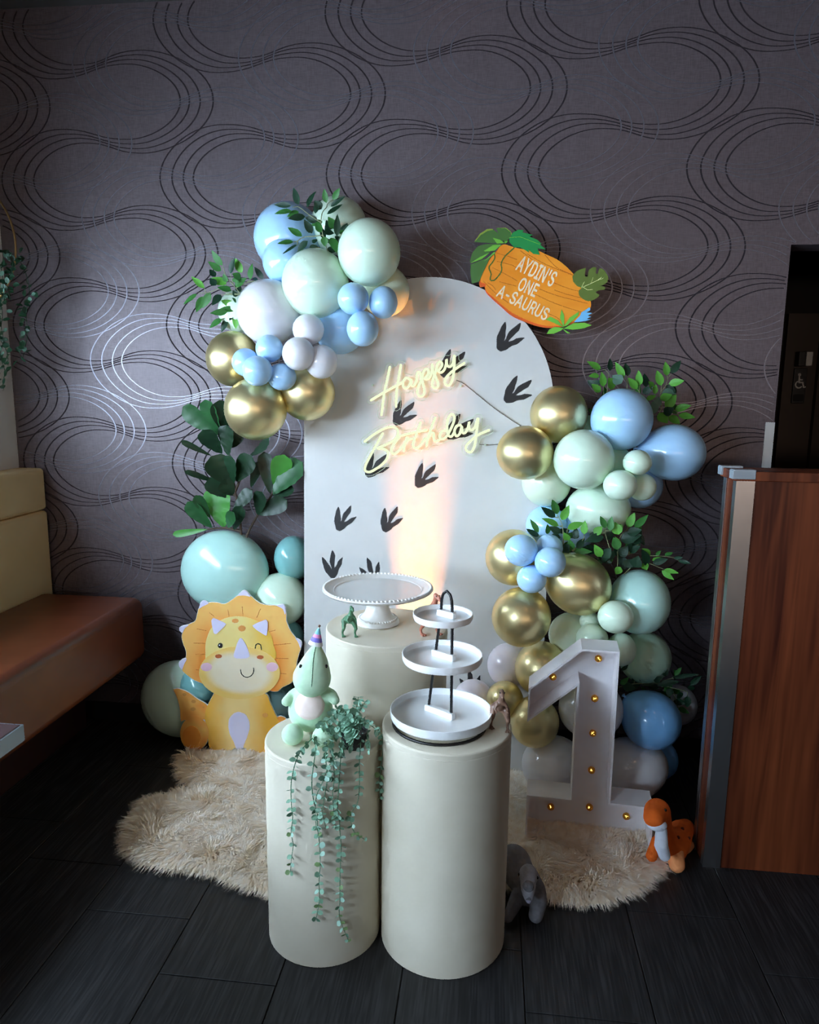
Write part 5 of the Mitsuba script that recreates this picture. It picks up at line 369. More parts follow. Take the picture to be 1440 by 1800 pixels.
# floor: dark plank tiles in staggered rows
fl = put('floor', box(XL - .2, 4.8, -5.2, 4.7, -.12, -.006), 'grout', False, kind='structure')
TW, TL, GAP = .3358, .6305, .0016
shared_tiles = {}
for r in range(-2, 10):
    x0 = -1.8795 + r * TW
    if x0 + TW < XL or x0 > 1.5: continue
    off = (2.295 - .2102 * r) % TL
    for k in range(0, 6):
        y0 = off + (k - 0) * TL
        if y0 + TL < .75 or y0 > YW: continue
        xa, xb, ya, yb = max(x0, XL) + GAP, x0 + TW - GAP, y0 + GAP, min(y0 + TL, YW) - GAP
        if xb - xa < .02 or yb - ya < .02: continue
        v = []
        for z, e in ((-.006, 0), (-.0012, 0), (0, .0012)): v += [(xa + e, ya + e, z), (xb - e, ya + e, z), (xb - e, yb - e, z), (xa + e, yb - e, z)]
        f_ = [[8, 9, 10], [8, 10, 11]]
        for b in (0, 4):
            for q in range(4): n_ = (q + 1) % 4; f_ += [[b + q, b + n_, b + 4 + n_], [b + q, b + 4 + n_, b + 4 + q]]
        put('tile', trimesh.Trimesh(v, f_, process=False), 'floor_tile', False, fl)
for xa, xb, ya, yb in ((1.5, 4.6, -5, 4.6), (XL, 1.5, -5, .6)):
    put('tile_field', box(xa, xb, ya, yb, -.006, -.001), 'floor_tile', False, fl)
put('baseboard_back', box(XL, DX0, YW - .012, YW, 0, .09), 'black_plastic', False, kind='structure')

# ------------------------------------------------------------------ banquette, table, half wall
t = thing('banquette', 'upholstered banquette with brown seat and tan back along the left wall', 'bench')
put('seat', rbox(-2.07, -1.56, .2, 3.04, .37, .66, .045, 20), 'brown_leather', 40, t, 'brown leather seat')
put('backrest', rbox(-2.185, -2.05, .2, 3.105, .55, 1.036, .018, 16), 'tan_leather', 40, t, 'tan lower back cushion')
put('headrest', rbox(-2.185, -2.052, .2, 3.105, 1.040, 1.234, .018, 16), 'tan_leather', 40, t, 'tan upper back cushion')
put('plinth', box(-2.185, -1.89, .2, 3.04, 0, .38), 'base_wood', False, t, 'dark red wooden base')
t = thing('dining_table', 'corner of a dark table with a metal edge in front of the banquette', 'table')
put('tabletop', rbox(-1.54, -1.172, .75, 1.598, .712, .75, .004), 'table_top', 30, t)
put('edge_band', cat_([box(-1.174, -1.168, .75, 1.60, .705, .748), box(-1.54, -1.168, 1.596, 1.602, .705, .748)]), 'dull_metal', False, t, 'bluish metal edge band')
put('leg', trimesh.creation.cylinder(radius=.04, segment=[(-1.36, 1.1, .02), (-1.36, 1.1, .712)]), 'black_plastic', 30, t)
put('foot', trimesh.creation.cylinder(radius=.16, segment=[(-1.36, 1.1, 0), (-1.36, 1.1, .02)]), 'black_plastic', 30, t)
t = thing('half_wall', 'wood-panelled half wall with aluminium corner strips beside the doorway', 'partition')
HX0, HY0, HY1, HZ = .772, 2.335, 2.455, 1.338
put('panel', box(HX0 + .002, 3.2, HY0 + .002, HY1 - .002, .0, HZ), 'wood', False, t, 'reddish brown wood panel')
put('cap', rbox(HX0 - .012, 3.2, HY0 - .014, HY1 + .012, HZ, HZ + .030, .003), 'wood', 30, t, 'wooden top ledge')
for y0, y1, ws in ((HY0, HY0 + .026, .055), (HY1 - .026, HY1, .055)):
    fr = y0 == HY0
    put('corner_strip', cat_([box(HX0 - .002, HX0 + .0005, y0, y1, 0, HZ), box(HX0 - .002, HX0 + ws, (HY0 - .0025) if fr else (HY1 - .0005), (HY0 + .0005) if fr else (HY1 + .0025), 0, HZ)]), 'aluminium', False, t, 'brushed aluminium corner strip')
for yc in (HY0 - .012, HY1 + .010):
    s = 1 if yc < 2.4 else -1
    put('corner_protector', cat_([rbox(HX0 - .017, HX0 + .05, min(yc - .006 * s, yc + .03 * s), max(yc - .006 * s, yc + .03 * s), HZ + .028, HZ + .036, .002), rbox(HX0 - .019, HX0 - .010, min(yc - .006 * s, yc + .03 * s), max(yc - .006 * s, yc + .03 * s), HZ + .006, HZ + .034, .002), rbox(HX0 - .017, HX0 + .05, min(yc - .006 * s, yc), max(yc - .006 * s, yc), HZ + .006, HZ + .034, .002)]), 'clear_plastic', 30, t, 'clear plastic corner protector')

# ------------------------------------------------------------------ backdrop panel with arch top
PO, PK = np.array([0, 2.86, 0.]), .049
PU, PV = np.array([1., 0, 0]), unit([0, PK, 1.]); PN = np.cross(PU, PV)      # PN faces the room
pl, pr_, ptop = -.7715, .2475, 2.0555
pc_, prad = (pl + pr_) / 2, (pr_ - pl) / 2
arch = Polygon([(pl, .006), (pr_, .006)] + [(pc_ + prad * math.cos(a), ptop - prad + prad * math.sin(a)) for a in np.linspace(0, math.pi, 60)])
bp = put('backdrop_panel', slab(arch, PO, PU, PV, PN, -.028, 0), 'panel_white', 30, None, 'tall white arched backdrop panel with black footprints against the patterned wall', 'backdrop')
fpt = np.array(DATA['footprint'])
for x, v, ro, s in DATA['prints']:
    c, sn = math.cos(math.radians(ro)), math.sin(math.radians(ro))
    q = fpt * s; q = np.stack([q[:, 0] * c - q[:, 1] * sn + x, q[:, 0] * sn + q[:, 1] * c + v], 1)
    put('footprint', slab(smooth_poly(q.tolist(), .004), PO, PU, PV, PN, 0, .0012), 'black_vinyl', False, bp, 'black three-toed footprint')
# neon words
def P3(uv, off): return PO + PU * uv[0] + PV * uv[1] + PN * off
for nm, text_label, cord in (('happy', 'glowing neon lettering reading Happy on the white backdrop', 0), ('birthday', 'glowing neon lettering reading Birthday on the white backdrop', 1)):
    t = thing('neon_sign', text_label, 'neon sign', 'neon words on the backdrop')
    ms, hull = [], []
    for s in DATA[nm]:
        c2 = catmull(np.array(s), .004)
        ms.append(tube([P3(p, .026) for p in c2], .0055, 8, .004)); hull.append(LineString(c2))
    put('tube', cat_(ms), 'lamp_body', True, t, 'pale yellow-green light tube', emitter=area(NEON))
    g = unary_union([h.buffer(.017) for h in hull]).buffer(.006).buffer(-.006)
    g = Polygon(max(getattr(g, 'geoms', [g]), key=lambda a: a.area).exterior)
    v, f_ = trimesh.creation.triangulate_polygon(g.simplify(.0006), engine='earcut')
    put('backing', trimesh.Trimesh([P3(p, .0165) for p in v], f_, process=False), {'type': 'ref', 'id': 'm_acrylic'}, False, t, 'clear acrylic backing')
    ring = np.array(g.simplify(.0008).exterior.coords)[:-1]
    put('backing_edge', tube([P3(p, .0165) for p in ring], .0010, 5, closed=True), 'acrylic_edge', True, t)
    cd = DATA['cords'][cord]
    put('cord', tube([P3(p, .006 + .02 * (i == 0)) for i, p in enumerate(cd)], .0016, 6, .02), 'cord', True, t, 'thin grey cord')
    for p in (g.bounds[0] + .02, g.bounds[2] - .03):
        put('standoff', trimesh.creation.cylinder(radius=.004, segment=[P3((p, (g.bounds[1] + g.bounds[3]) / 2), .0), P3((p, (g.bounds[1] + g.bounds[3]) / 2), .016)], sections=10), 'acrylic_edge', 30, t)
# welcome board in front of the arch's shoulder
S_ = DATA['sign']; so = PO + PN * .012
t = thing('welcome_board', 'orange cartoon wood board with jungle leaves and white lettering on the arch', 'sign')
put('rim', slab(smooth_poly(S_['rim'], .006), so, PU, PV, PN, 0, .004), 'sign_rim', False, t, 'dark orange rim')
put('board', slab(smooth_poly(S_['board'], .006), so, PU, PV, PN, .004, .008), 'sign_wood', False, t, 'orange wood board')
bd = poly(S_['board'])
for gq in S_['grain']:
    put('grain_line', slab(LineString(catmull(gq, .01)).buffer(.0011, cap_style='flat').intersection(bd), so, PU, PV, PN, .008, .0084), 'sign_grain', False, t)
put('vine', slab(LineString(catmull(S_['vine'], .006)).buffer(.0021), so, PU, PV, PN, .0084, .0094), 'sign_vine', False, t, 'dark green vine')
for i, (c, pts) in enumerate(S_['leaves']):
    put('painted_leaf', slab(smooth_poly(pts, .004) if c == 'moss' else poly(pts), so, PU, PV, PN, .0085 + .0004 * (i % 3), .0098 + .0004 * (i % 3) + (.0006 if c == 'lime' else 0)), 'sign_' + c, False, t)
for v_ in S_['vein']: put('leaf_vein', slab(LineString(v_).buffer(.0008), so, PU, PV, PN, .0105, .0112), 'sign_vein', False, t)
mg = S_['leaves'][11][1]
put('leaf_vein', slab(LineString([mg[0], (np.array(mg[6]) * .55 + np.array(mg[0]) * .45).tolist(), mg[9]]).buffer(.0009), so, PU, PV, PN, .0105, .0112), 'sign_lime', False, t)
for txt, (a, b, c) in zip(("AYDIN'S", 'ONE', 'A-SAURUS'), S_['text']):
    m = meshkit.text_mesh(txt, 1., .0012, bold=True); lo, hi = m.bounds
    a, b, c = np.array(a), np.array(b), np.array(c)
    base = unit(b - a); upv = np.array([-base[1], base[0]]); hgt = abs((c - a) @ upv); wid = np.linalg.norm(b - a)
    x, y = (m.vertices[:, 0] - lo[0]) / (hi[0] - lo[0]) * wid, m.vertices[:, 1] * hgt
    uvp = a + x[:, None] * base + y[:, None] * upv
    m.vertices = so + uvp[:, :1] * PU + uvp[:, 1:] * PV + (m.vertices[:, 2:3] + .0085) * PN
    put('lettering', m, 'sign_cream', False, t, 'cream lettering ' + txt)
# uplight behind the rear plinth
t = thing('uplight', 'small floor uplight glowing orange on the backdrop behind the rear plinth', 'lamp')
put('can', lathe([(0, 0), (.04, 0), (.045, .01), (.045, .07), (.04, .08), (.036, .08), (.036, .05), (0, .05)], 32, (-.283, 2.80, 0)), 'black_plastic', 40, t)
scene['uplight_spot'] = {'type': 'spot', 'to_world': T().look_at(origin=[-.283, 2.795, .085], target=[-.283, 2.909, 1.0], up=[1, 0, 0]), 'intensity': {'type': 'rgb', 'value': UPLIGHT}, 'cutoff_angle': 9.0, 'beam_width': 3.0}
# ------------------------------------------------------------------ plinths, rug
def plinth(x, y, R, h, label):
    e = .006
    prof = [(0, .0), (R - .002, .0), (R, .002), (R, h - e)] + [(R - e + e * math.sin(a), h - e + e * math.cos(a)) for a in np.linspace(math.pi / 2, 0, 6)] + [(0, h)]
    t = thing('plinth', label, 'plinth', 'cylinder plinths')
    put('drum', lathe(prof, 128, (x, y, 0)), 'plinth', 35, t)
    put('rim_seam', lathe([(R + .0002, h - .020), (R + .0009, h - .019), (R + .0002, h - .018)], 128, (x, y, 0)), 'plinth', 35, t)
plinth(-.456, 1.903, .1665, .615, 'front left white cylinder plinth with trailing greenery on it')
plinth(-.100, 1.924, .1843, .668, 'front right white cylinder plinth carrying the three-tier tray')
plinth(-.326, 2.282, .2030, .827, 'rear white cylinder plinth carrying the cake stand, behind the other two')
t = thing('fur_rug', 'cream shaggy faux fur rug spread under the plinths and the white number', 'rug')
rugp = smooth_poly(DATA['rug'], .02).buffer(-.022)
put('hide', slab(rugp, (0, 0, .0), (1, 0, 0), (0, 1, 0), (0, 0, 1), .001, .010), 'fur_base', False, t)
def fur(n, geom, seed):
    r = np.random.default_rng(seed); x0, y0, x1, y1 = geom.bounds
    import shapely
    P = np.stack([r.uniform(x0, x1, n * 2), r.uniform(y0, y1, n * 2)], 1); P = P[shapely.contains_xy(geom, P[:, 0], P[:, 1])]
    bo = geom.exterior; s = np.linspace(0, bo.length, 700, endpoint=False)
    E = np.array([bo.interpolate(a).coords[0] for a in s]); Tn = np.roll(E, -1, 0) - np.roll(E, 1, 0); Tn /= np.linalg.norm(Tn, axis=1, keepdims=True)
    Nn = np.stack([Tn[:, 1], -Tn[:, 0]], 1); c = np.array(geom.centroid.coords[0])
    if np.mean(((E - c) * Nn).sum(1)) < 0: Nn = -Nn
    from scipy.spatial import cKDTree
    dist, idx = cKDTree(E).query(P)
    edge = np.clip(1 - dist / .13, 0, 1)[:, None]
    ang = meshkit.noise(np.stack([P[:, 0] * 7, P[:, 1] * 7, np.zeros(len(P))], 1), 3) * 4 * math.pi + r.normal(0, .5, len(P))
    flow = np.stack([np.cos(ang), np.sin(ang)], 1) * .75
    lean = flow * (1 - edge) + (Nn[idx] + r.normal(0, .28, (len(P), 2))) * edge * 1.15
    Ln = r.uniform(.032, .056, len(P))[:, None] * (.62 + .75 * meshkit.noise(np.stack([P[:, 0] * 42, P[:, 1] * 42, np.zeros(len(P))], 1), 8))[:, None]
    base = np.column_stack([P, np.full(len(P), .008)])
    d = np.column_stack([lean, np.full(len(P), .62) - .25 * edge[:, 0]]); d /= np.linalg.norm(d, axis=1, keepdims=True)
    side = np.column_stack([-d[:, 1], d[:, 0], np.zeros(len(P))]); side /= np.linalg.norm(side, axis=1, keepdims=True) + 1e-9
    w = r.uniform(.0014, .0028, len(P))[:, None]
    mid = base + d * Ln * .55; tip = base + d * Ln + np.column_stack([lean * .010, -.012 * np.ones(len(P))])
    tip[:, 2] = np.maximum(tip[:, 2], .003)
    V = np.stack([base - side * w, base + side * w, mid - side * w * .8, mid + side * w * .8, tip], 1).reshape(-1, 3)
    o = np.arange(len(P))[:, None] * 5
    return trimesh.Trimesh(V, np.vstack([o + np.array([0, 1, 3]), o + np.array([0, 3, 2]), o + np.array([2, 3, 4])]), process=False)
blocked = unary_union([Point(-.456, 1.903).buffer(.15), Point(-.1, 1.924).buffer(.17), Point(-.326, 2.282).buffer(.19)])
rv = rugp.difference(blocked); rv = max(getattr(rv, 'geoms', [rv]), key=lambda a: a.area)
put('pile', fur(80000, Polygon(rv.exterior), 5), 'fur', True, t, 'long cream pile', kind='stuff')

# ------------------------------------------------------------------ balloons
def balloon(c, rx, ry, colr, label, ax, rd=None):
    c = np.array(c); r_ = random.Random(int(c[0] * 1e4) * 31 + int(c[2] * 1e4))
    n = 40; tt = np.linspace(0, math.pi, n)
    zc = np.where(tt < math.pi / 2, np.cos(tt), np.cos(tt) * (1 + .16 * np.cos(tt) ** 4)); rr = np.sin(tt) * (1 - .05 * np.clip(-np.cos(tt), 0, 1) ** 2)
    m = lathe(np.stack([rr, zc], 1)[::-1], 56)
    if ax is None:
        a = unit([r_.uniform(-.25, .25), -1, r_.uniform(-.2, .25)]) if not rd else np.array([0, -1., 0]); sc = (rx, ry, rd or (rx + ry) / 2)
    else:
        a = unit(ax); sc = (ry, ry, rx)
    u = np.cross([0, 0, 1.], a) if ax is None else np.cross(a, [0, 1., 0]); u = unit(u); v = np.cross(a, u)
    M = np.stack([u * sc[0], v * sc[1], a * sc[2]], 1)
    def tr(mm): mm = mm.copy(); mm.vertices = mm.vertices @ M.T + c; return mm
    t = thing('balloon', label, 'balloon', 'balloons of the garland')
    put('skin', tr(m), 'latex_' + colr, True, t)
    kn = lathe(np.array([(0, -1.12), (.035, -1.14), (.04, -1.18), (.03, -1.2), (.075, -1.27), (.07, -1.275), (0, -1.21)]), 14)
    put('knot', tr(kn), 'latex_' + colr, 40, t)
for bl in DATA['balloons']: balloon(*bl)

# ------------------------------------------------------------------ leaf sprays in the garland
SPL = dict(T=('leafy spray of dark narrow leaves on top of the upper left balloons', 'deep deep mid deep'), L=('leafy spray reaching to the left beside the large white balloon', 'mid bright deep mid'),
           R=('leafy spray with bright green tips above the topmost blue balloon on the right', 'bright grey bright deep'), M=('leafy spray over the big gold balloon at the panel edge', 'mid deep bright deep'),
           N=('dark leafy spray pointing right above the large blue-mint balloon', 'bright deep deep mid'), W=('low dark leafy spray to the right of the white number', 'deep deep deep mid'))
NTRACED = dict(T=30, L=30, R=30, M=26, N=25, W=22)
for k, (label, tones) in SPL.items():
    t = thing('leaf_spray', label, 'leaves', 'leaf sprays of the garland')
    Lf, Sm = DATA['sprays'][k]; tones = tones.split(); r = random.Random(k)
    put('stem', cat_([tube(s, [.0022, .0012], 6, .012) for s in Sm]), 'stem', True, t)
    for i, (x0, y0, z0, x1, y1, z1, w) in enumerate(Lf):
        put('leaf', leaf((x0, y0, z0), (x1, y1, z1), w * 1.22, (r.uniform(-.55, .55), -1, r.uniform(-.1, .9)), .18, r.uniform(-.05, .22)), 'leaf_' + (tones[(i * 7 + i // 3) % 4] if i < NTRACED[k] else ('deep', 'deep', 'mid')[i % 3]), True, t)
# fiddle-leaf fig
t = thing('fiddle_leaf_fig', 'tall fiddle-leaf fig plant with broad dark leaves behind the very large mint balloon', 'plant')
put('trunk', cat_([tube(s, [.0065, .0035], 8, .02) for s in DATA['fig'][1]] + [tube([DATA['fig'][1][0][0], (-1.02, 3.0, .5), (-1.02, 3.0, .22)], .008, 8, .03)]), 'bark', True, t)
put('pot', lathe([(0, 0), (.075, 0), (.085, .02), (.102, .24), (.106, .25), (.096, .25), (.09, .22), (0, .22)], 48, (-1.02, 3.002, 0)), 'black_plastic', 40, t, 'dark pot')
r = random.Random(4)
for i, (x0, y0, z0, x1, y1, z1, w) in enumerate(DATA['fig'][0]):
    edge = w < .024
    nrm = (.9, -.25, .5) if edge else (r.uniform(-.6, .5), -1, r.uniform(-.05, .7))
    put('leaf', leaf((x0, y0, z0), (x1, y1, z1), w * (3. if edge else 1.05), nrm, .16, r.uniform(0, .2), 'fig', .028, 14, i), 'fig_bright' if i in (14, 22, 17) else 'fig_mid' if i in (0, 1, 15, 16, 18, 23) else 'fig_dark', True, t)
# hoop with ivy at the left edge
hx, hy, hz, hr = DATA['hoop']
t = thing('ivy_hoop', 'brass hoop with dark trailing ivy hanging by the left wall', 'wreath')
th = np.linspace(0, 2 * math.pi, 90, endpoint=False)
hr_mesh = tube(np.stack([hx + hr * np.cos(th) * .98, hy + hr * .06 * np.sin(th), hz + hr * np.sin(th)], 1), .0042, 8, closed=True)
keep = hr_mesh.vertices[:, 0].min() > XL
put('ring', hr_mesh, 'brass', True, t, 'brass ring')
put('hook', tube([(hx, hy, hz + hr), (hx, hy, ZC)], .002, 6, .1), 'brass', True, t)
r = random.Random(12); nl = 0
put('stem', cat_([tube(s, .0015, 5, .02) for s in DATA['ivy']]), 'leaf_deep', True, t)
for s in DATA['ivy']:
    c = catmull(s, .019)
    for p in c:
        for q in range(2):
            if nl >= 230: break
            d = unit([r.uniform(-1, 1), r.uniform(-.7, .3), r.uniform(-1, .35)]); L = r.uniform(.022, .036)
            o = np.array(p) + np.array([r.uniform(-.02, .02), r.uniform(-.02, .01), r.uniform(-.01, .01)])
            put('leaf', leaf(o, o + d * L, L * .66, (r.uniform(-1, 1), -1, r.uniform(0, 1)), .2, .1, 'oval', ns=5), r.choice(['fig_dark', 'leaf_deep', 'fig_dark', 'leaf_deep', 'leaf_grey', 'fig_dark']), True, t); nl += 1

# ------------------------------------------------------------------ dinosaur cutout
TD = DATA['tri']; TO, TU, TV, TN = np.array([0, 2.862, 0.]), (1, 0, 0), (0, 0, 1), (0, -1, 0)
t = thing('dinosaur_cutout', 'flat orange three-horned baby dinosaur cutout, winking, behind the front left plinth', 'cutout')
def lay(name, pts, lvl, m, smooth=True, par=t, th=.0016, label=None, stroke=None):
    g = LineString(catmull(pts, .003)).buffer(stroke) if stroke else (smooth_poly(pts, .004) if smooth else poly(pts))
    return put(name, slab(g, TO, TU, TV, TN, lvl * .0016, lvl * .0016 + th), 'print_' + m, False, par, label)
back = unary_union([smooth_poly(TD[k], .006) for k in ('frill', 'muzzle', 'body', 'tail')] + [smooth_poly(p, .006) for p in TD['tips'] + TD['feet']]).buffer(.002)
put('backing_board', slab(back, TO, TU, TV, TN, -.005, 0), 'print_white', False, t, 'white foam board')
lay('tail', TD['tail'], 0, 'tail'); fr = lay('frill', TD['frill'], 0, 'frill')
for p in TD['folds']: lay('fold_line', p, 1, 'fold', par=fr, th=.0005, stroke=.0011)
for p in TD['tips']: lay('frill_tip', p, 1, 'lilac')
lay('foot', TD['feet'][1], 0, 'foot'); bd_ = lay('body', TD['body'], 1, 'body'); lay('belly', TD['belly'], 2, 'lilac')
ft = lay('foot', TD['feet'][0], 2, 'tail'); lay('foot_pad', TD['pad'], 3, 'foot', par=ft)
hd = lay('head', TD['head'], 1, 'head'); mz = lay('muzzle', TD['muzzle'], 2, 'muzzle')
for p in TD['horns']: lay('horn', p, 3, 'lilac')
for i, p in enumerate(TD['spots']): lay('spot', p, 2, 'ochre', th=.0006)
ey = lay('eye', TD['eye'], 2, 'black', par=hd); lay('wink', TD['wink'], 2, 'black', stroke=.0018, par=hd)
put('glint', slab(smooth_poly(TD['glint'], .002), TO, TU, TV, TN, .0048, .0054), 'print_white', False, hd)
for p in TD['nostrils']: lay('nostril', p, 3, 'rust', par=mz, th=.0006)
for p in TD['cheeks']: lay('cheek', p, 3, 'pink', par=mz, th=.0004)
lay('smile', TD['mouth'], 3, 'black', par=mz, stroke=.0016)
put('easel_leg', box(-1.06, -1.03, 2.867, 2.99, .012, .03), 'print_white', False, t)

# ------------------------------------------------------------------ number one with bulbs
O1 = DATA['one']; oo, ou, on = np.array(O1['o']), np.array(O1['u']), np.array(O1['n']); oo[2] = 0
bx = lambda u, z: (u, z)
shape1 = Polygon([(-.013, .583), (.161, .742), (.286, .742), (.286, .186), (.432, .186), (.432, .012), (-.004, .012), (-.004, .181), (.152, .181), (.152, .607), (-.013, .459)])
t = thing('marquee_number', 'white standing marquee number one with gold bulbs on the fur rug', 'number sign')
inner = shape1.buffer(-.0065, join_style='mitre')
put('rim', slab(shape1.difference(inner), oo, ou, (0, 0, 1), on, 0, .108), 'number_white', 30, t, 'white rim walls')
put('back_board', slab(shape1, oo, ou, (0, 0, 1), on, .104, .112), 'number_white', False, t, 'white back board')
for u, z in O1['bulbs']:
    # bulb centres were sighted on the front plane; they sit on the back board
    fr = oo + ou * u + np.array([0, 0, z]); d = fr - np.array(EYE); k = 1 + .095 / (d @ on) ; p = np.array(EYE) + d * k
    m = trimesh.creation.icosphere(2, .0130); m.apply_translation(p)
    b_ = put('bulb', m, 'gold_bulb', False, t, 'round faceted gold bulb')
    col_ = trimesh.creation.cylinder(radius=.009, segment=[p, p + on * .014], sections=16)
    put('socket', col_, 'gold_bulb', 30, b_)
    e = unit(np.array(EYE) - p); q = [p + unit(e + np.array([r.uniform(-.4, .4), r.uniform(-.1, .1), r.uniform(-.4, .4)])) * .0120 for _ in range(5)]
    ms = []
    for c in [p + e * .0128] + q: s = trimesh.creation.icosphere(1, .0019); s.apply_translation(c); ms.append(s)
    put('filament', cat_(ms), 'gold_bulb', False, b_, 'glowing amber points', emitter=area([2.6, 1.5, .30]))

# ------------------------------------------------------------------ cake stand, tray
cx, cy, cz = -.361, 2.308, .827
t = thing('cake_stand', 'white ceramic cake stand with a beaded rim on the rear plinth', 'cake stand')
R = .1845
put('plate', lathe([(0, .098), (.05, .100), (.12, .104), (.160, .108), (.176, .114), (.184, .119), (.1865, .122), (.186, .126), (.178, .1265), (.160, .1215), (.152, .1185), (.148, .1195), (.144, .1165), (0, .1155)], 128, (cx, cy, cz)), 'ceramic', 40, t)
put('pedestal', lathe([(0, 0), (.070, 0), (.0745, .004), (.073, .010), (.068, .014), (.058, .022), (.046, .036), (.039, .055), (.036, .075), (.037, .090), (.05, .100), (0, .104)], 96, (cx, cy, cz)), 'ceramic', 40, t)
def beads(n, R, z, rad):
    ms = []
    for a in np.arange(n) * 2 * math.pi / n:
        s = trimesh.creation.icosphere(2, rad); s.apply_translation((cx + R * math.cos(a), cy + R * math.sin(a), cz + z)); ms.append(s)
    return cat_(ms)
put('beading', beads(84, .1790, .1262, .0052), 'ceramic', True, t, 'beaded rim', kind='stuff')
put('foot_beading', beads(44, .0635, .0195, .0042), 'ceramic', True, t, 'beaded foot', kind='stuff')
tx, ty = -.116, 1.912
t = thing('tiered_tray', 'three-tier white tray on a black wire frame on the front right plinth', 'tray')
put('wire_base', tube(np.stack([tx - .004 + .131 * np.cos(th), ty + .130 * np.sin(th), np.full(90, .6725)], 1), .0042, 8, closed=True), 'black_wire', True, t)
LB, LT, RT_, RB = np.array([-.158, 1.944, .668]), np.array([-.124, 1.938, .99]), np.array([-.0905, 1.917, .99]), np.array([-.086, 1.896, .668])
arc = [(-.1215, 1.936, 1.030), (-.1165, 1.933, 1.048), (-.1075, 1.927, 1.056), (-.0985, 1.922, 1.048), (-.0930, 1.918, 1.030)]
put('wire_frame', tube([LB, LB * .67 + LT * .33, LB * .33 + LT * .67, LT] + [np.array(a) for a in arc] + [RT_, RB * .33 + RT_ * .67, RB * .67 + RT_ * .33, RB], .0040, 10, .008), 'black_wire', True, t, 'bent black wire handle and uprights')
for sgn in (LB, RB):
    dv = unit([tx - .004 - sgn[0], ty - sgn[1], 0]); ring = np.array([tx - .004, ty, .6725]) - dv * .130
    put('base_strut', tube([sgn, ring], .0035, 8, .02), 'black_wire', True, t)
for R, z, h in ((.144, .688, .028), (.1122, .856, .025), (.083, .976, .022)):
    tr_ = put('tray', lathe([(0, 0), (R - .012, 0), (R - .003, .003), (R, .010), (R + .0005, h - .001), (R - .001, h), (R - .0038, h - .001), (R - .0045, .009), (R - .012, .0055), (0, .0050)], 112, (tx, ty, z)), 'melamine', 40, t, 'round white tray with a raised rim')
    s0 = (z + .012 - .668) / .322; a, b = LB + (LT - LB) * s0, RB + (RT_ - RB) * s0
    dv = unit((b - a) * [1, 1, 0]); sd = np.array([-dv[1], dv[0], 0]); mid = (a + b) / 2; hl = np.linalg.norm((b - a)[:2]) / 2 + .009
    blk = rbox(-hl, hl, -.009, .009, 0, .019, .003).to_mesh(); m = trimesh.Trimesh(blk.vert_properties[:, :3], blk.tri_verts)
    m.vertices = mid * [1, 1, 0] + m.vertices[:, :1] * dv + m.vertices[:, 1:2] * sd + m.vertices[:, 2:3] * [0, 0, 1] + [0, 0, z + .005]
    put('clip_block', m, 'melamine', 30, tr_)

# ------------------------------------------------------------------ small plastic dinosaurs
def toy(pos, facing, h, m, label, mouth=False):
    """A standing two-legged dinosaur figure, h metres tall, looking along facing (radians, 0 = toward -y)."""
    c, s = math.cos(facing), math.sin(facing)
    raw = dict(hip=(0, .10, .50, .125), belly=(0, -.02, .56, .118), chest=(0, -.12, .67, .092), neck=(0, -.16, .80, .054), head=(0, -.20, .915, .054), jaw=(0, -.33, .875, .030), crown=(0, -.17, .945, .046), brow=(0, -.30, .92, .034),
               tail0=(0, .28, .42, .075), tail1=(.02, .46, .32, .045), tail2=(.05, .62, .26, .022), tail3=(.09, .74, .27, .010))
    for sd, nm in ((-1, 'l'), (1, 'r')):
        off = -.08 * sd
        raw |= {nm + 't': (sd * .12, .02 + off, .46, .085), nm + 'k': (sd * .16, -.06 + off, .27, .050), nm + 'a': (sd * .165, .05 + off, .12, .030), nm + 'f': (sd * .17, .01 + off, .028, .028),
                nm + 'f1': (sd * .21, -.085 + off, .020, .019), nm + 'f2': (sd * .165, -.10 + off, .020, .019), nm + 'f3': (sd * .12, -.08 + off, .020, .019),
                nm + 's': (sd * .085, -.17, .655, .036), nm + 'e': (sd * .135, -.19, .56, .024), nm + 'h': (sd * .115, -.26, .53, .017), nm + 'c1': (sd * .13, -.30, .51, .009), nm + 'c2': (sd * .10, -.30, .50, .009)}
    bones = [('hip', 'belly'), ('belly', 'chest'), ('chest', 'neck'), ('neck', 'head'), ('head', 'crown'), ('crown', 'brow'), ('head', 'jaw'), ('hip', 'tail0'), ('tail0', 'tail1'), ('tail1', 'tail2'), ('tail2', 'tail3')]
    for n_ in 'lr': bones += [('hip', n_ + 't'), (n_ + 't', n_ + 'k'), (n_ + 'k', n_ + 'a'), (n_ + 'a', n_ + 'f'), (n_ + 'f', n_ + 'f1'), (n_ + 'f', n_ + 'f2'), (n_ + 'f', n_ + 'f3'), ('chest', n_ + 's'), (n_ + 's', n_ + 'e'), (n_ + 'e', n_ + 'h'), (n_ + 'h', n_ + 'c1'), (n_ + 'h', n_ + 'c2')]
    sp = {k: (pos[0] + h * (x * c - y * s), pos[1] + h * (x * s + y * c), pos[2] + h * z, h * r_) for k, (x, y, z, r_) in raw.items()}
    t = thing('toy_dinosaur', label, 'toy dinosaur', 'toy dinosaurs on the plinths')
    b = blob(sp, bones, h * .03, 4); b.vertices[:, 2] += pos[2] + .0003 - b.vertices[:, 2].min()
    put('body', b, m, True, t)
    for sd in (-1, 1):
        x, y, z = sd * .046, -.255, .950
        put('eye', ellipsoid((pos[0] + h * (x * c - y * s), pos[1] + h * (x * s + y * c), pos[2] + h * z), [h * .014] * 3, sub=2), 'eye_black', True, t)
tp_ = DATA['toys']
toy((tp_['green'][0], tp_['green'][1], .827), .55, .108, 'toy_green', 'small green plastic dinosaur at the left foot of the cake stand')
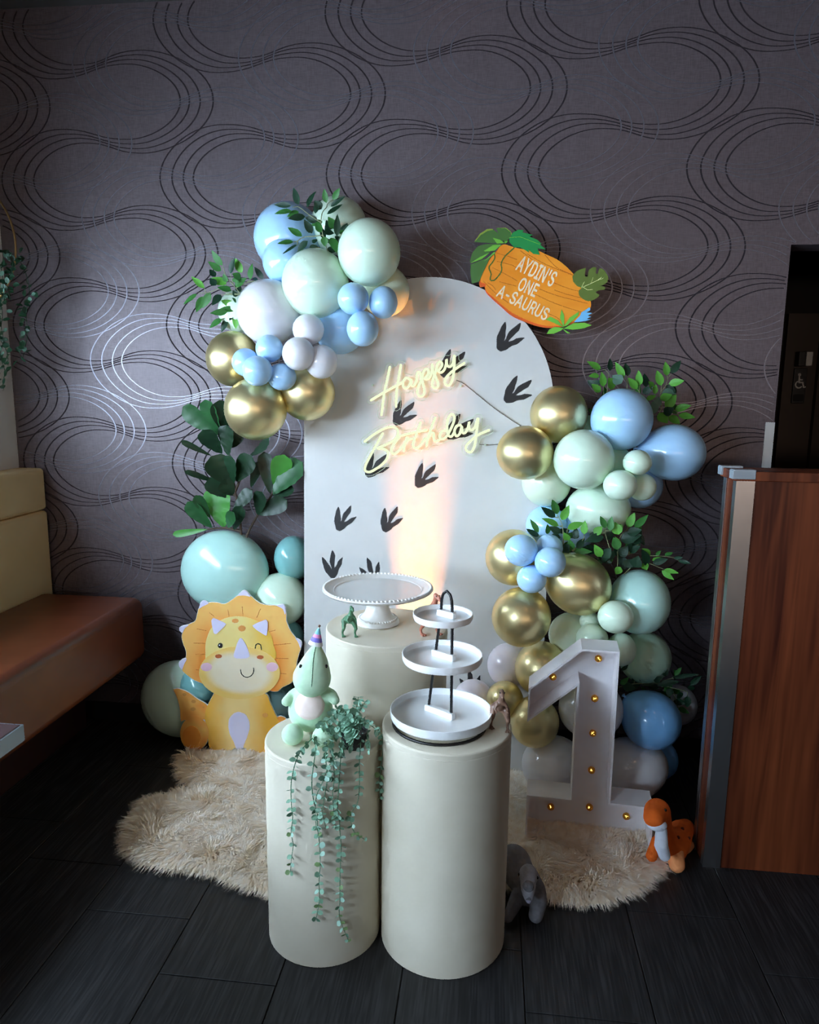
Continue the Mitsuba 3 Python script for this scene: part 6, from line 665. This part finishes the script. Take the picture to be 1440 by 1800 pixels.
toy((tp_['orange'][0], tp_['orange'][1], .827), .75, .146, 'toy_orange', 'orange-brown plastic dinosaur between the cake stand and the tray')
toy((tp_['brown'][0], tp_['brown'][1] + .006, .668), .12, .130, 'toy_brown', 'dark brown plastic dinosaur beside the tray on the front right plinth')

# ------------------------------------------------------------------ plush toys
G = DATA['green']
t = thing('plush_dinosaur', 'pale green plush dinosaur in a striped party hat sitting on the front left plinth', 'plush toy')
sp = {k: v for k, v in G.items() if k != 'seam'}
sp['footL'] = [*G['footL'][:2], .615 + G['footL'][3] * 1.0, G['footL'][3]]; sp['footR'] = [*G['footR'][:2], .615 + G['footR'][3], G['footR'][3]]
sp['body'] = [*G['body'][:2], .615 + G['body'][3] * 1.02, G['body'][3]]
hd_ = put('head', blob(sp, [('head', 'headm'), ('headm', 'headt')], .007, 16), 'plush_green', True, t, 'cone-shaped green head')
sp['waist'] = [(sp['body'][0] + sp['chest'][0]) / 2, (sp['body'][1] + sp['chest'][1]) / 2 - .004, (sp['body'][2] + sp['chest'][2]) / 2, .058]
torso = blob(sp, [('body', 'waist', 'chest')], .007, 12)
bm = blob(sp, [('body', 'waist', 'chest'), ('chest', 'armL0'), ('armL0', 'armL'), ('chest', 'armR0'), ('armR0', 'armR')], .007, 12)
put('body', bm, 'plush_green', True, t)
for f_ in ('footL', 'footR'):
    put('foot', ellipsoid(np.array(sp[f_][:3]) + [0, 0, .003], [sp[f_][3] * 1.12, sp[f_][3] * 1.05, sp[f_][3] * 1.1]), 'plush_green', True, t)
hm = blob(sp, [('head', 'headm'), ('headm', 'headt')], .007, 16)
def on_surface(mesh, p, toward=EYE):
    """The point where the sight line from p's side first meets the mesh."""
    o = np.array(toward); d = unit(np.array(p) - o)
    hit = mesh.ray.intersects_location([o], [d], multiple_hits=True)[0]
    return hit[np.argmin(np.linalg.norm(hit - o, axis=1))] if len(hit) else np.array(p)
put('seam', tube([on_surface(hm, q) + np.array([0, -.0006, .0003]) for q in catmull([s[:3] for s in G['seam']], .006)], .0010, 6, .01), 'seam', True, hd_, 'stitched seam down the snout')
def patch(mesh, c, look, ru, rv, lift, rings=7, seg=36):
    """A sewn-on oval that follows the mesh: rays along look from around c."""
    look = unit(look); u = unit(np.cross(look, [0, 0, 1.])); v = np.cross(u, look)
    P = [np.array(c)] + [np.array(c) + u * ru * a / rings * math.cos(b) + v * rv * a / rings * math.sin(b) for a in range(1, rings + 1) for b in np.arange(seg) * 2 * math.pi / seg]
    o = np.array(P) - look * .3
    loc, ri, ti = mesh.ray.intersects_location(o, np.tile(look, (len(o), 1)), multiple_hits=False)
    V = np.array(P); V[ri] = loc - look * lift
    edge = np.arange(len(P)) > (rings - 1) * seg; V[edge] += look * lift * 1.6
    F_ = [[0, 1 + k, 1 + (k + 1) % seg] for k in range(seg)]
    for a in range(rings - 1):
        for k in range(seg):
            p, q, r_, s_ = 1 + a * seg + k, 1 + a * seg + (k + 1) % seg, 1 + (a + 1) * seg + (k + 1) % seg, 1 + (a + 1) * seg + k
            F_ += [[p, s_, r_], [p, r_, q]]
    return trimesh.Trimesh(V, F_, process=False)
put('belly_patch', patch(torso, G['belly'][:3], np.array(G['belly'][:3]) - np.array(EYE), .046, .044, .0024), 'plush_pink', True, t, 'pale pink belly patch')
for e_ in ('eyel', 'eyer'):
    p = np.array(G[e_][:3]); q = trimesh.proximity.closest_point(hm, [p])[0][0]
    put('eye', ellipsoid(q, [.0045, .0045, .0058], sub=2), 'eye_black', True, hd_)
a, b = np.array(G['hat0'][:3]), np.array(G['hat1'][:3]); axh = unit(b - a); Lh = np.linalg.norm(b - a)
ht = thing('party_hat', 'tiny striped party hat on the head of the green plush dinosaur', 'hat')
zs = [0, .20, .42, .60, .92, 1.0]
rot = trimesh.geometry.align_vectors([0, 0, 1], axh)
for (z0, z1), c in zip(zip(zs[:-1], zs[1:]), ('hat_white', 'hat_purple', 'hat_pink', 'hat_blue', 'hat_white')):
    f0 = lambda z: .0205 * (1 - z) + .0012
    m = lathe([(0, z0 * Lh), (f0(z0), z0 * Lh), (f0(z1), z1 * Lh), (0, z1 * Lh)], 32); m.apply_transform(rot); m.apply_translation(a)
    put('stripe', m, c, 30, ht)
put('pompom', ellipsoid(b + axh * .002, [.004] * 3, sub=2), 'toy_brown', True, ht)
# orange plush
O = DATA['orange']; so_ = {k: list(v) for k, v in O.items() if k != 'spots'}
for k in ('legf', 'legl', 'hind'): so_[k][2] = max(so_[k][3] + .004, so_[k][2])
so_['body'][2] = max(so_['body'][2], so_['body'][3] * .9 + .012); so_['rump'][2] = max(so_['rump'][2], so_['rump'][3] + .012); so_['side'][2] = max(so_['side'][2], so_['side'][3] + .014)
t = thing('plush_dinosaur', 'orange long-necked plush dinosaur leaning on the right end of the white number', 'plush toy')
bo = blob(so_, [('head', 'snout'), ('head', 'neck0'), ('neck0', 'neck1'), ('neck1', 'body', 'side'), ('body', 'rump', 'side'), ('neck1', 'legl0')], .007, 12)
put('body', bo, 'plush_orange', True, t)
for a_, b_ in (('legf0', 'legf'), ('legl0', 'legl'), ('hind0', 'hind')): put('leg', blob(so_, [(a_, b_)], .007, 8), 'plush_light_orange' if a_ != 'legl0' else 'plush_orange', True, t)
so_['tail0'] = [so_['rump'][0] + .03, so_['rump'][1] + .04, .05, .03]; so_['tail1'] = [so_['rump'][0] + .06, so_['rump'][1] + .09, .03, .012]
put('tail', blob(so_, [('rump', 'tail0'), ('tail0', 'tail1')], .007, 8), 'plush_orange', True, t)
put('bib', blob(so_, [('chest0', 'chest1'), ('chest1', 'chest2')], .006, 10), 'plush_white', True, t, 'white chest')
put('chin', ellipsoid([so_['snout'][0] + .010, so_['snout'][1] - .004, so_['snout'][2] - .022], [.033, .028, .018]), 'plush_white', True, t, 'white chin')
for p in O['spots']: put('spot', ellipsoid(on_surface(bo, p[:3]), [p[3] * .8, p[3] * .5, p[3] * .9], sub=2), 'plush_brown', True, t, 'dark brown spot')
put('eye', ellipsoid(on_surface(bo, O['eye'][:3]), [.0048, .004, .0058], sub=2), 'eye_black', True, t)
# grey plush
t = thing('plush_dinosaur', 'grey plush dinosaur with a drooping snout beside the front right plinth', 'plush toy')
def at_z(pt, z):
    """The same sight line met at height z."""
    d = np.array(pt[:3]) - np.array(EYE); k = (z - EYE[2]) / d[2]; return [*(np.array(EYE) + d * k), pt[3] * k]
Gy = DATA['grey']; g = {}
for k, z in dict(rump=.085, mid=.075, chest=.062, neck=.118, headtop=.152, snout=.134, nose=.110, beak=.106, legr0=.055, legr1=.026, legl0=.05, legl1=.02).items(): g[k] = at_z(Gy[k], z)
gm = blob(g, [('rump', 'mid'), ('mid', 'chest'), ('chest', 'neck'), ('chest', 'legr0'), ('chest', 'legl0')], .007, 12)
put('body', gm, 'plush_grey', True, t)
gh = blob(g, [('neck', 'headtop'), ('headtop', 'snout'), ('snout', 'nose')], .006, 10)
h_ = put('head', gh, 'plush_light_grey', True, t, 'lighter grey head')
put('snout_patch', blob({'a': [*(np.array(g['snout'][:3]) + [0, -.004, .012]), g['snout'][3] * .80], 'b': [*(np.array(g['nose'][:3]) + [0, -.004, .0]), g['nose'][3] * .8]}, [('a', 'b')], .005, 8), 'plush_grey', True, h_)
put('nose', ellipsoid(np.array(g['beak'][:3]) + [0, -.008, 0], [.008, .007, .010], sub=2), 'plush_lilac', True, h_, 'lilac nose')
for e_ in ('eyel', 'eyer'):
    q = trimesh.proximity.closest_point(gh, [at_z(Gy[e_], .150)[:3]])[0][0]; put('eye', ellipsoid(q, [.0042, .0042, .0055], sub=2), 'eye_black', True, h_)
for a_, b_ in (('legr0', 'legr1'), ('legl0', 'legl1')): put('leg', blob(g, [(a_, b_)], .007, 8), 'plush_grey', True, t)

# ------------------------------------------------------------------ trailing eucalyptus on the front left plinth
t = thing('eucalyptus_plant', 'trailing grey-green eucalyptus plant in a small black pot on the front left plinth', 'plant')
ex, ey_, ez = DATA['euc_pot']; ey_ = max(ey_, 1.80)
put('pot', lathe([(0, 0), (.026, 0), (.030, .004), (.038, .046), (.0395, .05), (.036, .05), (.034, .042), (0, .042)], 40, (ex, ey_, .615)), 'black_plastic', 40, t, 'small black pot')
r = random.Random(21); nleaf = 0; spare = []
def coin(p, d, L, nrm): return leaf(p, np.array(p) + np.array(d) * L, L * r.uniform(.72, .95), nrm, .14, r.uniform(-.1, .25), 'oval', ns=6)
LIM = 296
order = []
def along(st, c, sizes, twist):
    tanv = np.gradient(c, axis=0); tanv /= np.linalg.norm(tanv, axis=1, keepdims=True) + 1e-9
    for i, p in enumerate(c):
        f_ = i / max(1, len(c) - 1); L = sizes[0] + (sizes[1] - sizes[0]) * f_; L *= r.uniform(.8, 1.2)
        s = np.cross(tanv[i], [0, -1, 0]); s = unit(s) if np.linalg.norm(s) > .05 else np.array([1., 0, 0])
        for sg_ in (-1, 1):
            d = unit(s * sg_ * r.uniform(.6, 1) + np.array([0, r.uniform(-.75, -.1), 0]) + tanv[i] * r.uniform(-.1, .5))
            nn = unit(np.array([r.uniform(-1, 1), -r.uniform(-.2, 1), r.uniform(-.6, 1.3)]))
            order.append((st, coin(p, d, L, nn), r.choice(['euc_a', 'euc_a', 'euc_b', 'euc_c', 'euc_d' if f_ > .6 else 'euc_b'])))
for s in DATA['euc']:
    st = put('strand', tube(s, [.0016, .0009], 6, .01), 'euc_stem', True, t)
    c = catmull(s, .0200 if len(s) > 4 else .014)[1:]
    along(st, c, (.0172, .0140), 0)
hangn = len(order)
for s in DATA['crown']:
    st = put('shoot', tube(s, [.0018, .0012], 6, .01), 'euc_stem', True, t)
    along(st, catmull(s, .0085)[1:], (.021, .016), 1)
r2 = random.Random(3); idx = list(range(hangn, len(order))); r2.shuffle(idx)
chosen = set(range(min(hangn, LIM))) | set(idx[:max(0, LIM - hangn)])
for i, (st, m, c) in enumerate(order):
    if i in chosen: put('leaf', m, c, True, st)
    else: spare.append(m)
if spare: put('inner_leaves', cat_(spare), 'euc_a', True, t, 'inner leaves of the crown', kind='stuff')
